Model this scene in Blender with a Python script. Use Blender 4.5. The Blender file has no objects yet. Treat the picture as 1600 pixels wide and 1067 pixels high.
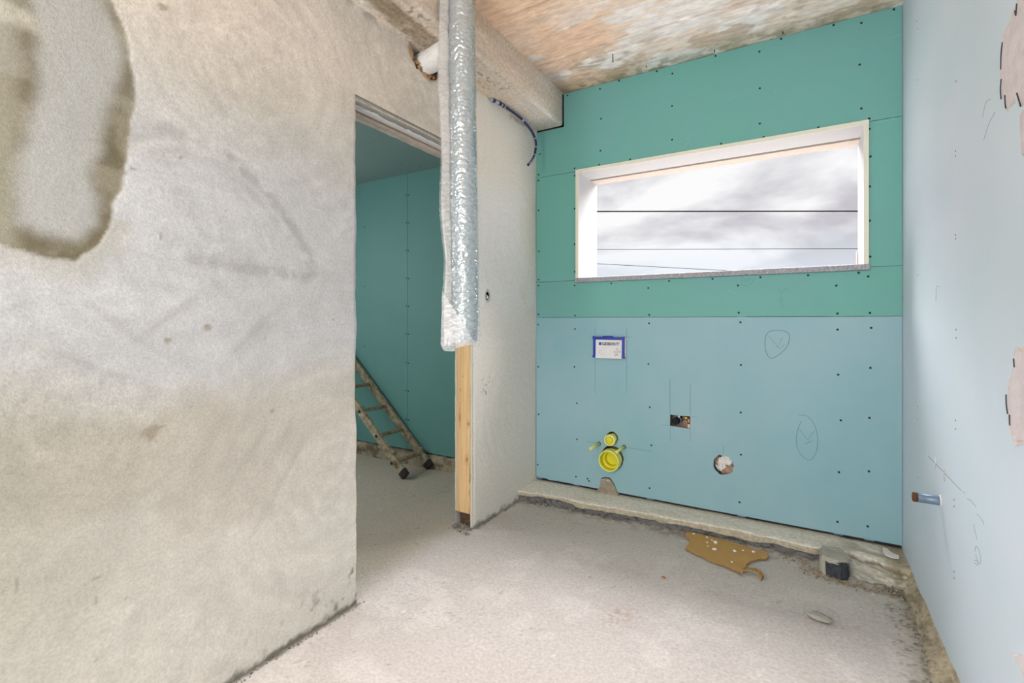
import bpy, bmesh, math, random
import numpy as np
from mathutils import Vector, Matrix
random.seed(7)
scene = bpy.context.scene
col = scene.collection
PI = math.pi

# ------------------------------------------------------------------ camera
cam_d = bpy.data.cameras.new('camera')
cam_d.sensor_width = 36.0
cam_d.lens = 17.01
cam_d.shift_y = -0.0203
cam_d.clip_start = 0.02
cam = bpy.data.objects.new('camera', cam_d)
cam.location = (0, 0, 1.178)
cam.rotation_euler = (PI / 2, 0, math.radians(30.763))
col.objects.link(cam)
scene.camera = cam

# ------------------------------------------------------------------ view
scene.view_settings.view_transform = 'Standard'
scene.view_settings.look = 'None'
scene.view_settings.gamma = 1.0
scene.view_settings.use_curve_mapping = False
scene.view_settings.exposure = 0.40

# ------------------------------------------------------------------ world: overcast sky with broken cloud
world = bpy.data.worlds.new('overcast_sky')
scene.world = world
world.use_nodes = True
wn = world.node_tree
wn.nodes.clear()
def wnode(t, **k):
    n = wn.nodes.new(t)
    for a, b in k.items():
        setattr(n, a, b)
    return n
w_out = wnode('ShaderNodeOutputWorld')
w_bg = wnode('ShaderNodeBackground')
w_tc = wnode('ShaderNodeTexCoord')
w_map = wnode('ShaderNodeMapping')
w_map.inputs['Scale'].default_value = (1.0, 1.0, 2.6)
w_map.inputs['Location'].default_value = (3.15, 1.3, 0.62)
w_n = wnode('ShaderNodeTexNoise')
w_n.inputs['Scale'].default_value = 4.6
w_n.inputs['Detail'].default_value = 7.0
w_n.inputs['Roughness'].default_value = 0.5
w_n.inputs['Distortion'].default_value = 0.25
w_r = wnode('ShaderNodeValToRGB')
w_r.color_ramp.elements[0].position = 0.39
w_r.color_ramp.elements[0].color = (0.545, 0.53, 0.57, 1)
w_r.color_ramp.elements[1].position = 0.58
w_r.color_ramp.elements[1].color = (0.93, 0.92, 0.93, 1)
e = w_r.color_ramp.elements.new(0.47)
e.color = (0.70, 0.69, 0.72, 1)
w_sep = wnode('ShaderNodeSeparateXYZ')
w_mr = wnode('ShaderNodeMapRange')
w_mr.inputs['From Min'].default_value = 0.17
w_mr.inputs['From Max'].default_value = 0.06
w_mix = wnode('ShaderNodeMixRGB')
w_mix.inputs['Color2'].default_value = (0.74, 0.83, 0.94, 1)
w_mul = wnode('ShaderNodeMath', operation='MULTIPLY')
w_mul.inputs[1].default_value = 0.75
L = wn.links.new
L(w_tc.outputs['Generated'], w_map.inputs['Vector'])
L(w_map.outputs['Vector'], w_n.inputs['Vector'])
L(w_n.outputs['Fac'], w_r.inputs['Fac'])
L(w_tc.outputs['Generated'], w_sep.inputs['Vector'])
L(w_sep.outputs['Z'], w_mr.inputs['Value'])
L(w_mr.outputs['Result'], w_mul.inputs[0])
L(w_mul.outputs[0], w_mix.inputs['Fac'])
L(w_r.outputs['Color'], w_mix.inputs['Color1'])
L(w_mix.outputs['Color'], w_bg.inputs['Color'])
w_bg.inputs['Strength'].default_value = 0.80
L(w_bg.outputs['Background'], w_out.inputs['Surface'])

# veiled sun, high outside the window, softened by the cloud
sun_d = bpy.data.lights.new('veiled_sun', 'SUN')
sun_d.energy = 33.0
sun_d.angle = math.radians(54)
sun_d.color = (1.0, 0.955, 0.95)
sun = bpy.data.objects.new('veiled_sun', sun_d)
sun.rotation_euler = Vector((0.0, -1.0, -1.12)).to_track_quat('-Z', 'Y').to_euler()
col.objects.link(sun)

def area(name, loc, target, sx, sy, power, color):
    d = bpy.data.lights.new(name, 'AREA')
    d.shape = 'RECTANGLE'
    d.size = sx
    d.size_y = sy
    d.energy = power
    d.color = color
    o = bpy.data.objects.new(name, d)
    o.location = loc
    o.rotation_euler = (Vector(target) - Vector(loc)).to_track_quat('-Z', 'Y').to_euler()
    col.objects.link(o)
    return o
# added fill light behind the camera, and daylight of the side room's window
area('rear_fill', (-0.88, -1.57, 1.3), (-0.88, 1.0, 1.9), 1.3, 2.2, 66, (1.0, 0.975, 0.94))
area('side_room_window_daylight', (-4.08, 1.35, 1.75), (-2.6, 1.6, 1.0), 1.0, 1.0, 22, (0.98, 0.99, 1.0))

# ------------------------------------------------------------------ helpers
def s(r, g, b, k=1.0):
    def f(c):
        c /= 255.0
        return (c / 12.92 if c <= 0.04045 else ((c + 0.055) / 1.055) ** 2.4) * k
    return (f(r), f(g), f(b))

def hsh(ix, iy, seed):
    h = (ix.astype(np.int64) * 374761393 + iy.astype(np.int64) * 668265263 + seed * 974634777) & 0xffffffff
    h = ((h ^ (h >> 13)) * 1274126177) & 0xffffffff
    h = h ^ (h >> 16)
    return (h & 0xffffff) / float(0xffffff)
def vnoise(x, y, seed=0):
    x, y = np.broadcast_arrays(np.asarray(x, float), np.asarray(y, float))
    ix = np.floor(x); iy = np.floor(y)
    fx = x - ix; fy = y - iy
    fx = fx * fx * (3 - 2 * fx); fy = fy * fy * (3 - 2 * fy)
    a = hsh(ix, iy, seed); b = hsh(ix + 1, iy, seed)
    c = hsh(ix, iy + 1, seed); d = hsh(ix + 1, iy + 1, seed)
    return (a * (1 - fx) + b * fx) * (1 - fy) + (c * (1 - fx) + d * fx) * fy
def fbm(x, y, seed=0, octs=4, gain=0.5):
    v = 0; a = 1; t = 0
    for i in range(octs):
        v = v + a * vnoise(x * 2 ** i, y * 2 ** i, seed + 17 * i)
        t += a
        a *= gain
    return v / t
def sst(a, b, x):
    t = np.clip((x - a) / (b - a), 0, 1)
    return t * t * (3 - 2 * t)
def mixc(c, colr, m):
    return c * (1 - m[..., None]) + np.array(colr) * m[..., None]
def poly_sdf(px, py, pts, closed=True):
    """signed distance (negative inside) to a polygon, or distance to a polyline"""
    d = np.full(px.shape, 1e9)
    ins = np.zeros(px.shape, bool)
    n = len(pts)
    for i in range(n if closed else n - 1):
        ax, ay = pts[i]; bx, by = pts[(i + 1) % n]
        ex, ey = bx - ax, by - ay
        t = np.clip(((px - ax) * ex + (py - ay) * ey) / (ex * ex + ey * ey + 1e-12), 0, 1)
        d = np.minimum(d, np.hypot(px - ax - t * ex, py - ay - t * ey))
        if closed and ay != by:
            c = ((ay > py) != (by > py)) & (px < (bx - ax) * (py - ay) / (by - ay) + ax)
            ins ^= c
    return np.where(ins, -d, d) if closed else d

def np_mesh(name, verts, faces, colors=None, smooth=True):
    me = bpy.data.meshes.new(name)
    verts = np.asarray(verts, np.float32)
    faces = np.asarray(faces, np.int32)
    k = faces.shape[1]
    me.vertices.add(len(verts))
    me.vertices.foreach_set('co', verts.ravel())
    me.loops.add(faces.size)
    me.loops.foreach_set('vertex_index', faces.ravel())
    me.polygons.add(len(faces))
    me.polygons.foreach_set('loop_start', np.arange(0, faces.size, k, dtype=np.int32))
    me.polygons.foreach_set('use_smooth', np.full(len(faces), smooth))
    me.update(calc_edges=True)
    me.validate()
    if colors is not None:
        at = me.color_attributes.new('pigment', 'FLOAT_COLOR', 'POINT')
        rgba = np.ones((len(verts), 4), np.float32)
        rgba[:, :3] = colors
        at.data.foreach_set('color', rgba.ravel())
    return me
def grid_faces(nu, nv, keep=None, flip=False):
    i, j = np.meshgrid(np.arange(nu - 1), np.arange(nv - 1), indexing='ij')
    a = i * nv + j
    q = np.stack([a, a + nv, a + nv + 1, a + 1], -1)
    if flip:
        q = q[..., ::-1]
    if keep is not None:
        return q[keep]
    return q.reshape(-1, 4)
def seg(a, b, step):
    return np.linspace(a, b, max(2, int(round((b - a) / step)) + 1))
def join_axis(*parts):
    o = [parts[0]]
    for p in parts[1:]:
        o.append(p[1:])
    return np.concatenate(o)

def link(name, me, mat, parent=None, loc=None):
    o = bpy.data.objects.new(name, me)
    if mat is not None:
        o.data.materials.append(mat)
    col.objects.link(o)
    if loc is not None:
        o.location = loc
    if parent is not None:
        o.parent = parent
        if loc is None:
            o.location = (-parent.location[0], -parent.location[1], -parent.location[2]) if parent.parent is None else (0, 0, 0)
    return o
def tag(o, label, cat, group=None, kind=None):
    o['label'] = label
    o['category'] = cat
    if group:
        o['group'] = group
    if kind:
        o['kind'] = kind
    return o
def empty(name, loc, label, cat, group=None, kind=None):
    o = bpy.data.objects.new(name, None)
    o.empty_display_size = 0.05
    o.location = loc
    col.objects.link(o)
    return tag(o, label, cat, group, kind)

def bm_mesh(name, bm, smooth=False):
    me = bpy.data.meshes.new(name)
    bmesh.ops.recalc_face_normals(bm, faces=bm.faces)
    bm.to_mesh(me)
    bm.free()
    if smooth:
        me.polygons.foreach_set('use_smooth', np.full(len(me.polygons), True))
    return me
def bm_box(bm, x0, x1, y0, y1, z0, z1):
    vs = [bm.verts.new(p) for p in ((x0, y0, z0), (x1, y0, z0), (x1, y1, z0), (x0, y1, z0), (x0, y0, z1), (x1, y0, z1), (x1, y1, z1), (x0, y1, z1))]
    for f in ((0, 3, 2, 1), (4, 5, 6, 7), (0, 1, 5, 4), (1, 2, 6, 5), (2, 3, 7, 6), (3, 0, 4, 7)):
        bm.faces.new([vs[i] for i in f])
    return vs
def box_mesh(name, x0, x1, y0, y1, z0, z1, bevel=0.0):
    bm = bmesh.new()
    bm_box(bm, x0, x1, y0, y1, z0, z1)
    if bevel > 0:
        bmesh.ops.bevel(bm, geom=bm.edges[:], offset=bevel, segments=2, affect='EDGES', profile=0.6)
    return bm_mesh(name, bm)
def tube_mesh(name, pts, radii, n=12, cap=True, smooth=True):
    pts = [Vector(p) for p in pts]
    if not hasattr(radii, '__len__'):
        radii = [radii] * len(pts)
    bm = bmesh.new()
    rings = []
    up = Vector((0, 0, 1))
    ref = None
    for i, p in enumerate(pts):
        t = (pts[min(i + 1, len(pts) - 1)] - pts[max(i - 1, 0)]).normalized()
        if ref is None:
            ref = t.orthogonal().normalized() if abs(t.dot(up)) > 0.95 else t.cross(up).normalized()
        ref = (ref - t * ref.dot(t)).normalized()
        b = t.cross(ref)
        rings.append([bm.verts.new(p + (ref * math.cos(2 * PI * k / n) + b * math.sin(2 * PI * k / n)) * radii[i]) for k in range(n)])
    for a, b in zip(rings[:-1], rings[1:]):
        for k in range(n):
            f = bm.faces.new((a[k], a[(k + 1) % n], b[(k + 1) % n], b[k]))
            f.smooth = smooth
    if cap:
        bm.faces.new(rings[0][::-1])
        bm.faces.new(rings[-1])
    return bm_mesh(name, bm)
def lathe_mesh(name, profile, n=40, caps=(True, True)):
    """profile: list of (radius, height along axis); axis points to the room"""
    bm = bmesh.new()
    rings = []
    for r, h in profile:
        ring = []
        for k in range(n):
            a = 2 * PI * k / n
            ring.append(bm.verts.new((r * math.cos(a), -h, r * math.sin(a))))
        rings.append(ring)
    for a, b in zip(rings[:-1], rings[1:]):
        for k in range(n):
            bm.faces.new((a[k], a[(k + 1) % n], b[(k + 1) % n], b[k]))
    if caps[0]:
        bm.faces.new(rings[0])
    if caps[1]:
        bm.faces.new(rings[-1])
    return bm_mesh(name, bm)
def poly_mesh(name, outer, holes, y_front, thick, plane='Y'):
    """flat board with real cut-outs. plane 'Y': points are (X, Z), front face at y_front, body behind it (+Y).
    plane 'X': points are (Y, Z), front face at x = y_front, body behind it (+X). plane 'Z': points are (X, Y), top at y_front."""
    cu = bpy.data.curves.new(name, 'CURVE')
    cu.dimensions = '2D'
    cu.fill_mode = 'BOTH'
    cu.extrude = thick / 2
    for loop in [outer] + list(holes):
        sp = cu.splines.new('POLY')
        sp.points.add(len(loop) - 1)
        for p, q in zip(sp.points, loop):
            p.co = (q[0], q[1], 0, 1)
        sp.use_cyclic_u = True
    ob = bpy.data.objects.new(name, cu)
    me = bpy.data.meshes.new_from_object(ob)
    bpy.data.objects.remove(ob)
    bpy.data.curves.remove(cu)
    for v in me.vertices:
        a, b, c = v.co
        if plane == 'Y':
            v.co = (a, y_front + thick / 2 - c, b)
        elif plane == 'X':
            v.co = (y_front + thick / 2 + c, a, b)
        else:
            v.co = (a, b, y_front - thick / 2 + c)
    me.update()
    me.name = name
    me.polygons.foreach_set('use_smooth', np.full(len(me.polygons), False))
    return me
def text_mesh(name, body, size, x, y, z, extrude=0.0003, bold=0.0):
    cu = bpy.data.curves.new(name, 'FONT')
    cu.body = body
    cu.size = size
    cu.extrude = extrude
    cu.offset = bold
    ob = bpy.data.objects.new(name, cu)
    me = bpy.data.meshes.new_from_object(ob)
    bpy.data.objects.remove(ob)
    xs = [v.co.x for v in me.vertices]
    w = max(xs) - min(xs)
    for v in me.vertices:
        a, b, c = v.co
        v.co = (x + a - min(xs), y - c, z + b)
    me.update()
    return me, w
def ribbon_mesh(name, pts, w, fixed, plane='Y', lift=0.0006):
    """a thin drawn line lying on a board; 2-D points, closed body of tiny thickness"""
    P = [Vector((a, b)) for a, b in pts]
    bm = bmesh.new()
    L_, R_ = [], []
    def put(q, h):
        if plane == 'Y':
            return bm.verts.new((q.x, fixed - h, q.y))
        return bm.verts.new((fixed - h, q.x, q.y))
    for i, p in enumerate(P):
        t = (P[min(i + 1, len(P) - 1)] - P[max(i - 1, 0)])
        t = t.normalized() if t.length > 0 else Vector((1, 0))
        nrm = Vector((-t.y, t.x)) * w / 2
        L_.append((put(p + nrm, lift), put(p + nrm, 0.0)))
        R_.append((put(p - nrm, lift), put(p - nrm, 0.0)))
    for i in range(len(P) - 1):
        bm.faces.new((L_[i][0], R_[i][0], R_[i + 1][0], L_[i + 1][0]))
        bm.faces.new((L_[i][0], L_[i + 1][0], L_[i + 1][1], L_[i][1]))
        bm.faces.new((R_[i][0], R_[i][1], R_[i + 1][1], R_[i + 1][0]))
    return bm_mesh(name, bm)
def rock_bm(bm, c, r, rng, flat=0.7):
    """one small angular stone added to a bmesh"""
    m = bmesh.ops.create_icosphere(bm, subdivisions=1, radius=1.0)
    ax = Vector((rng.uniform(0.6, 1.4), rng.uniform(0.6, 1.4), flat * rng.uniform(0.6, 1.2)))
    rot = Matrix.Rotation(rng.uniform(0, 6.28), 3, 'Z')
    for v in m['verts']:
        q = v.co * rng.uniform(0.75, 1.15)
        q = Vector((q.x * ax.x, q.y * ax.y, q.z * ax.z))
        v.co = Vector(c) + (rot @ q) * r

# ------------------------------------------------------------------ materials
def new_mat(name):
    m = bpy.data.materials.new(name)
    m.use_nodes = True
    nt = m.node_tree
    return m, nt, nt.nodes['Principled BSDF']
def surf(name, base, rough=0.8, metallic=0.0, var=0.0, vscale=8.0, vstretch=(1, 1, 1), dark=None, bump=0.0, bscale=120.0, spec=0.3, attr=False, detail=5.0, bdist=0.01):
    m, nt, p = new_mat(name)
    p.inputs['Roughness'].default_value = rough
    p.inputs['Metallic'].default_value = metallic
    p.inputs['Specular IOR Level'].default_value = spec
    tc = nt.nodes.new('ShaderNodeTexCoord')
    lk = nt.links.new
    src = None
    if attr:
        a = nt.nodes.new('ShaderNodeVertexColor')
        a.layer_name = 'pigment'
        src = a.outputs['Color']
    if var > 0:
        mp = nt.nodes.new('ShaderNodeMapping')
        mp.inputs['Scale'].default_value = vstretch
        nz = nt.nodes.new('ShaderNodeTexNoise')
        nz.inputs['Scale'].default_value = vscale
        nz.inputs['Detail'].default_value = detail
        nz.inputs['Roughness'].default_value = 0.6
        lk(tc.outputs['Object'], mp.inputs['Vector'])
        lk(mp.outputs['Vector'], nz.inputs['Vector'])
        rp = nt.nodes.new('ShaderNodeMapRange')
        rp.inputs['From Min'].default_value = 0.3
        rp.inputs['From Max'].default_value = 0.7
        lk(nz.outputs['Fac'], rp.inputs['Value'])
        mx = nt.nodes.new('ShaderNodeMixRGB')
        if src is None:
            mx.inputs['Color1'].default_value = tuple(dark if dark else [c * (1 - var) for c in base]) + (1,)
            mx.inputs['Color2'].default_value = tuple(base) + (1,)
            lk(rp.outputs['Result'], mx.inputs['Fac'])
        else:
            mx.blend_type = 'MULTIPLY'
            mx.inputs['Fac'].default_value = 1.0
            rp.inputs['To Min'].default_value = 1 - var
            rp.inputs['To Max'].default_value = 1 + var * 0.85
            lk(src, mx.inputs['Color1'])
            lk(rp.outputs['Result'], mx.inputs['Color2'])
        src = mx.outputs['Color']
    if src is None:
        p.inputs['Base Color'].default_value = tuple(base) + (1,)
    else:
        lk(src, p.inputs['Base Color'])
    if bump > 0:
        bz = nt.nodes.new('ShaderNodeTexNoise')
        bz.inputs['Scale'].default_value = bscale
        bz.inputs['Detail'].default_value = 6.0
        bz.inputs['Roughness'].default_value = 0.65
        lk(tc.outputs['Object'], bz.inputs['Vector'])
        bp = nt.nodes.new('ShaderNodeBump')
        bp.inputs['Strength'].default_value = bump
        bp.inputs['Distance'].default_value = bdist
        lk(bz.outputs['Fac'], bp.inputs['Height'])
        lk(bp.outputs['Normal'], p.inputs['Normal'])
    return m

M = {}
M['plaster'] = surf('plaster', (0.6, 0.57, 0.5), 0.9, attr=True, var=0.14, vscale=120, detail=8, bump=0.35, bscale=220, spec=0.15, bdist=0.005)
M['concrete_floor'] = surf('concrete_floor', (0.5, 0.48, 0.45), 0.85, attr=True, var=0.18, vscale=80, detail=8, bump=0.35, bscale=220, spec=0.2, bdist=0.005)
M['concrete'] = surf('concrete', (0.5, 0.48, 0.44), 0.9, attr=True, var=0.24, vscale=60, detail=8, bump=0.5, bscale=150, spec=0.15, bdist=0.005)
M['ceiling_concrete'] = surf('ceiling_concrete', (0.6, 0.5, 0.42), 0.9, attr=True, var=0.2, vscale=45, vstretch=(0.35, 1, 1), bump=0.4, bscale=120, spec=0.15, bdist=0.004)
M['board_green'] = surf('board_green', (0.14, 0.40, 0.34), 0.62, var=0.10, vscale=1.3, dark=(0.155, 0.375, 0.365), bump=0.04, bscale=400, spec=0.3)
M['board_blue'] = surf('board_blue', (0.29, 0.445, 0.505), 0.62, var=0.1, vscale=1.3, dark=(0.22, 0.42, 0.475), bump=0.04, bscale=400, spec=0.3)
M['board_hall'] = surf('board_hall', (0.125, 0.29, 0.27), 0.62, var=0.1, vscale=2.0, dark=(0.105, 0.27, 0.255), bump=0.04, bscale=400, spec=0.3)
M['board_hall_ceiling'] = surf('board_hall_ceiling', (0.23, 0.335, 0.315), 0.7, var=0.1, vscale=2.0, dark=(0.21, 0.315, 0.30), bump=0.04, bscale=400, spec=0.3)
M['board_pale'] = surf('board_pale', (0.56, 0.63, 0.71), 0.5, var=0.1, vscale=3.0, dark=(0.51, 0.61, 0.675), bump=0.04, bscale=300, spec=0.4)
M['gypsum'] = surf('gypsum', (0.74, 0.74, 0.72), 0.8, var=0.06, vscale=20)
M['cream_edge'] = surf('cream_edge', (0.74, 0.74, 0.63), 0.8, var=0.06, vscale=30)
M['lining'] = surf('lining', (0.47, 0.475, 0.495), 0.7, var=0.05, vscale=12)
M['pink_render'] = surf('pink_render', (0.58, 0.50, 0.46), 0.85, var=0.15, vscale=40, bump=0.2)
M['stone_sill'] = surf('stone_sill', (0.46, 0.46, 0.50), 0.6, var=0.6, vscale=190, dark=(0.16, 0.165, 0.19), detail=2, bump=0.1)
M['masonry'] = surf('masonry', (0.42, 0.26, 0.19), 0.9, var=0.4, vscale=25, dark=(0.30, 0.17, 0.11), bump=0.5, bscale=60)
M['dark_gap'] = surf('dark_gap', (0.03, 0.03, 0.03), 0.9, var=0.3)
M['screw'] = surf('screw', (0.018, 0.02, 0.022), 0.5, metallic=0.3, var=0.2)
M['pencil'] = surf('pencil', (0.11, 0.24, 0.29), 0.8, var=0.25, vscale=60)
M['scuff'] = surf('scuff', (0.22, 0.50, 0.47), 0.8, var=0.3, vscale=60)
M['pencil_grey'] = surf('pencil_grey', (0.27, 0.33, 0.37), 0.8, var=0.25, vscale=60)
M['yellow'] = surf('yellow', (0.74, 0.68, 0.012), 0.38, var=0.12, vscale=15, dark=(0.66, 0.62, 0.01), spec=0.5)
M['yellow_pale'] = surf('yellow_pale', (0.84, 0.84, 0.26), 0.45, var=0.12, vscale=25, dark=(0.78, 0.80, 0.20), spec=0.5)
M['blue_plastic'] = surf('blue_plastic', (0.006, 0.03, 0.36), 0.35, var=0.2, vscale=30, spec=0.5)
M['white_sheet'] = surf('white_sheet', (0.70, 0.71, 0.73), 0.55, var=0.05, vscale=20)
M['ink'] = surf('ink', (0.035, 0.04, 0.06), 0.7, var=0.2)
M['ink_grey'] = surf('ink_grey', (0.28, 0.29, 0.32), 0.7, var=0.2)
M['ink_blue'] = surf('ink_blue', (0.02, 0.08, 0.42), 0.6, var=0.1)
M['black_rubber'] = surf('black_rubber', (0.012, 0.014, 0.02), 0.5, var=0.3, vscale=30)
M['brass'] = surf('brass', (0.62, 0.42, 0.16), 0.35, metallic=0.8, var=0.2, vscale=40)
M['copper'] = surf('copper', (0.62, 0.25, 0.13), 0.4, metallic=0.7, var=0.3, vscale=60)
M['brown_board'] = surf('brown_board', (0.45, 0.30, 0.22), 0.8, var=0.3, vscale=40)
M['white_plastic'] = surf('white_plastic', (0.78, 0.77, 0.76), 0.5, var=0.06, vscale=30)
M['foam_orange'] = surf('foam_orange', (0.55, 0.27, 0.11), 0.85, var=0.5, vscale=60, dark=(0.26, 0.10, 0.04), bump=0.6, bscale=90)
M['wood'] = surf('wood', (0.7, 0.5, 0.28), 0.65, attr=True, var=0.14, vscale=40, vstretch=(3, 3, 0.1), bump=0.1, bscale=80, spec=0.25)
M['old_wood'] = surf('old_wood', (0.40, 0.34, 0.24), 0.85, var=0.6, vscale=28, dark=(0.16, 0.125, 0.08), bump=0.35, bscale=120)
M['old_wood_pale'] = surf('old_wood_pale', (0.50, 0.45, 0.33), 0.85, var=0.7, vscale=24, dark=(0.20, 0.155, 0.09), bump=0.35, bscale=120)
M['rubber_foot'] = surf('rubber_foot', (0.05, 0.04, 0.035), 0.8, var=0.3, vscale=50)
M['cardboard'] = surf('cardboard', (0.47, 0.29, 0.10), 0.8, var=0.12, vscale=12, dark=(0.42, 0.25, 0.085), bump=0.05, bscale=200)
M['cardboard_edge'] = surf('cardboard_edge', (0.34, 0.22, 0.09), 0.85, var=0.6, vscale=160, dark=(0.12, 0.075, 0.03))
M['crumb'] = surf('crumb', (0.80, 0.79, 0.77), 0.8, var=0.1, vscale=80)
M['stone'] = surf('stone', (0.40, 0.385, 0.335), 0.9, var=0.25, vscale=60, bump=0.4)
M['bitumen'] = surf('bitumen', (0.022, 0.026, 0.036), 0.6, var=0.9, vscale=55, dark=(0.07, 0.08, 0.095), bump=1.0, bscale=70)
M['cement'] = surf('cement', (0.43, 0.42, 0.36), 0.9, var=0.2, vscale=30, bump=0.4, bscale=110)
M['cement_brown'] = surf('cement_brown', (0.36, 0.33, 0.26), 0.9, var=0.4, vscale=40, dark=(0.24, 0.20, 0.15), bump=0.5, bscale=90)
M['rubble'] = surf('rubble', (0.36, 0.35, 0.31), 0.9, var=0.7, vscale=55, dark=(0.07, 0.065, 0.055))
M['rubble_dark'] = surf('rubble_dark', (0.17, 0.10, 0.06), 0.9, var=0.7, vscale=60, dark=(0.05, 0.035, 0.025), bump=0.8, bscale=70)
M['rubble_warm'] = surf('rubble_warm', (0.47, 0.38, 0.26), 0.9, var=0.65, vscale=55, dark=(0.12, 0.085, 0.05))
M['torn_paper'] = surf('torn_paper', (0.66, 0.61, 0.63), 0.9, var=0.3, vscale=22, dark=(0.55, 0.50, 0.52), bump=0.5, bscale=80)
M['torn_edge'] = surf('torn_edge', (0.70, 0.61, 0.56), 0.9, var=0.3, vscale=50)
M['steel_blue'] = surf('steel_blue', (0.19, 0.27, 0.38), 0.35, metallic=0.35, var=0.25, vscale=30)
M['rust'] = surf('rust', (0.13, 0.055, 0.03), 0.9, var=0.5, vscale=90)
M['cable_blue'] = surf('cable_blue', (0.012, 0.014, 0.075), 0.35, var=0.3, vscale=60, spec=0.5)
M['cable_pale'] = surf('cable_pale', (0.42, 0.48, 0.66), 0.4, var=0.2, vscale=60, spec=0.5)
M['wire_black'] = surf('wire_black', (0.003, 0.003, 0.0035), 0.9, var=0.2, spec=0.05)
M['wire_grey'] = surf('wire_grey', (0.020, 0.021, 0.023), 0.9, var=0.2, spec=0.05)
M['nail'] = surf('nail', (0.10, 0.075, 0.06), 0.7, metallic=0.4, var=0.4, vscale=100)
M['foil'] = surf('foil', (0.62, 0.70, 0.74), 0.27, metallic=0.6, var=0.5, vscale=60, vstretch=(1, 1, 3.4), dark=(0.34, 0.42, 0.46), spec=0.6)
M['strip_white'] = surf('strip_white', (0.70, 0.68, 0.68), 0.6, var=0.1, vscale=30)
M['strip_beige'] = surf('strip_beige', (0.58, 0.50, 0.43), 0.8, var=0.25, vscale=30, bump=0.4)

# thin milky film: partly see-through, glossy
def film_material(name, opacity, tint):
    m, nt, p = new_mat(name)
    lk = nt.links.new
    tr = nt.nodes.new('ShaderNodeBsdfTransparent')
    mx = nt.nodes.new('ShaderNodeMixShader')
    tc = nt.nodes.new('ShaderNodeTexCoord')
    nz = nt.nodes.new('ShaderNodeTexNoise')
    nz.inputs['Scale'].default_value = 45
    mp = nt.nodes.new('ShaderNodeMapping')
    mp.inputs['Scale'].default_value = (1, 1, 2.2)
    mr = nt.nodes.new('ShaderNodeMapRange')
    mr.inputs['From Min'].default_value = 0.3
    mr.inputs['From Max'].default_value = 0.7
    mr.inputs['To Min'].default_value = opacity - 0.12
    mr.inputs['To Max'].default_value = opacity + 0.15
    lk(tc.outputs['Object'], mp.inputs['Vector'])
    lk(mp.outputs['Vector'], nz.inputs['Vector'])
    lk(nz.outputs['Fac'], mr.inputs['Value'])
    p.inputs['Base Color'].default_value = tuple(tint) + (1,)
    p.inputs['Roughness'].default_value = 0.16
    p.inputs['Specular IOR Level'].default_value = 0.6
    lk(mr.outputs['Result'], mx.inputs['Fac'])
    lk(tr.outputs['BSDF'], mx.inputs[1])
    lk(p.outputs['BSDF'], mx.inputs[2])
    lk(mx.outputs['Shader'], nt.nodes['Material Output'].inputs['Surface'])
    return m
M['film'] = film_material('film', 0.16, (0.60, 0.62, 0.64))

# ------------------------------------------------------------------ dimensions (metres)
XL, XR, YB = -1.59, 0.43, 3.0         # plastered wall, pale board wall, green board wall
YR = -1.6                             # rear of the room
ZC = 2.725                            # concrete ceiling
ZB = 2.50                             # beam soffit and wall top
XH = -1.72                            # far face of the plastered wall
XF = -4.12                            # far wall of the side room
ZH = 2.395                            # boarded ceiling of the side room
D0, D1, DZ = 1.403, 2.246, 2.10       # doorway
BEAMX = -1.383

# ------------------------------------------------------------------ floor
gx = join_axis(seg(XF - 0.1, -3.5, 0.15), seg(-3.5, 0.5, 0.0095))
gy = join_axis(seg(YR - 0.1, 0.75, 0.12), seg(0.75, 3.1, 0.0085))
X, Y = np.meshgrid(gx, gy, indexing='ij')
h = (fbm(X * 2.2, Y * 2.2, 3, 4) - 0.5) * 0.008 + (fbm(X * 22, Y * 22, 5, 3) - 0.5) * 0.0022
h = h - 0.0015
c = np.zeros(X.shape + (3,)) + np.array((0.52, 0.487, 0.468))
n1 = fbm(X * 1.6 + 3, Y * 1.6, 11, 5)
c = mixc(c, (0.49, 0.455, 0.425), sst(0.45, 0.62, n1) * 0.35)
n2 = fbm(X * 7, Y * 7, 15, 4)
c = mixc(c, (0.62, 0.59, 0.565), sst(0.52, 0.66, n2) * 0.5)
c = mixc(c, (0.45, 0.43, 0.39), sst(0.50, 0.70, fbm(X * 45, Y * 45, 18, 3)) * 0.22)
# greenish shade painted in towards the green wall; browner floor in the side room
floor_shade = sst(1.9, 2.75, Y + 0.35 * (fbm(X * 3, Y * 3, 21, 4) - 0.5))
c = mixc(c, (0.43, 0.42, 0.36), floor_shade * 0.42)
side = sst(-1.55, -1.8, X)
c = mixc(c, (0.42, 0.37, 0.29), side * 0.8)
# scuffs drawn out along one direction
ca, sa = math.cos(0.9), math.sin(0.9)
U, V = X * ca + Y * sa, -X * sa + Y * ca
sc = sst(0.66, 0.78, fbm(U * 30 + 3 * fbm(U * 7, V * 7, 35, 2), V * 85, 31, 4, 0.6)) * sst(0.52, 0.66, fbm(X * 3.1 + 5, Y * 3.1, 33, 4))
c = mixc(c, (0.24, 0.225, 0.20), sc * 0.45)
sp = sst(0.955, 0.985, vnoise(X * 52, Y * 52, 41)) * sst(0.55, 0.65, vnoise(X * 7, Y * 7, 43))
c = mixc(c, (0.20, 0.19, 0.17), sp * 0.7)
sp2 = sst(0.975, 0.992, vnoise(X * 55, Y * 55, 47))
c = mixc(c, (0.74, 0.73, 0.71), sp2 * 0.8)
# rust coloured dust by the middle of the floor
rd = np.exp(-(((X + 0.62) / 0.05) ** 2 + ((Y - 1.88) / 0.10) ** 2)) * sst(0.45, 0.6, vnoise(X * 90, Y * 90, 51))
c = mixc(c, (0.33, 0.19, 0.12), np.clip(rd, 0, 1) * 0.5)
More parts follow.
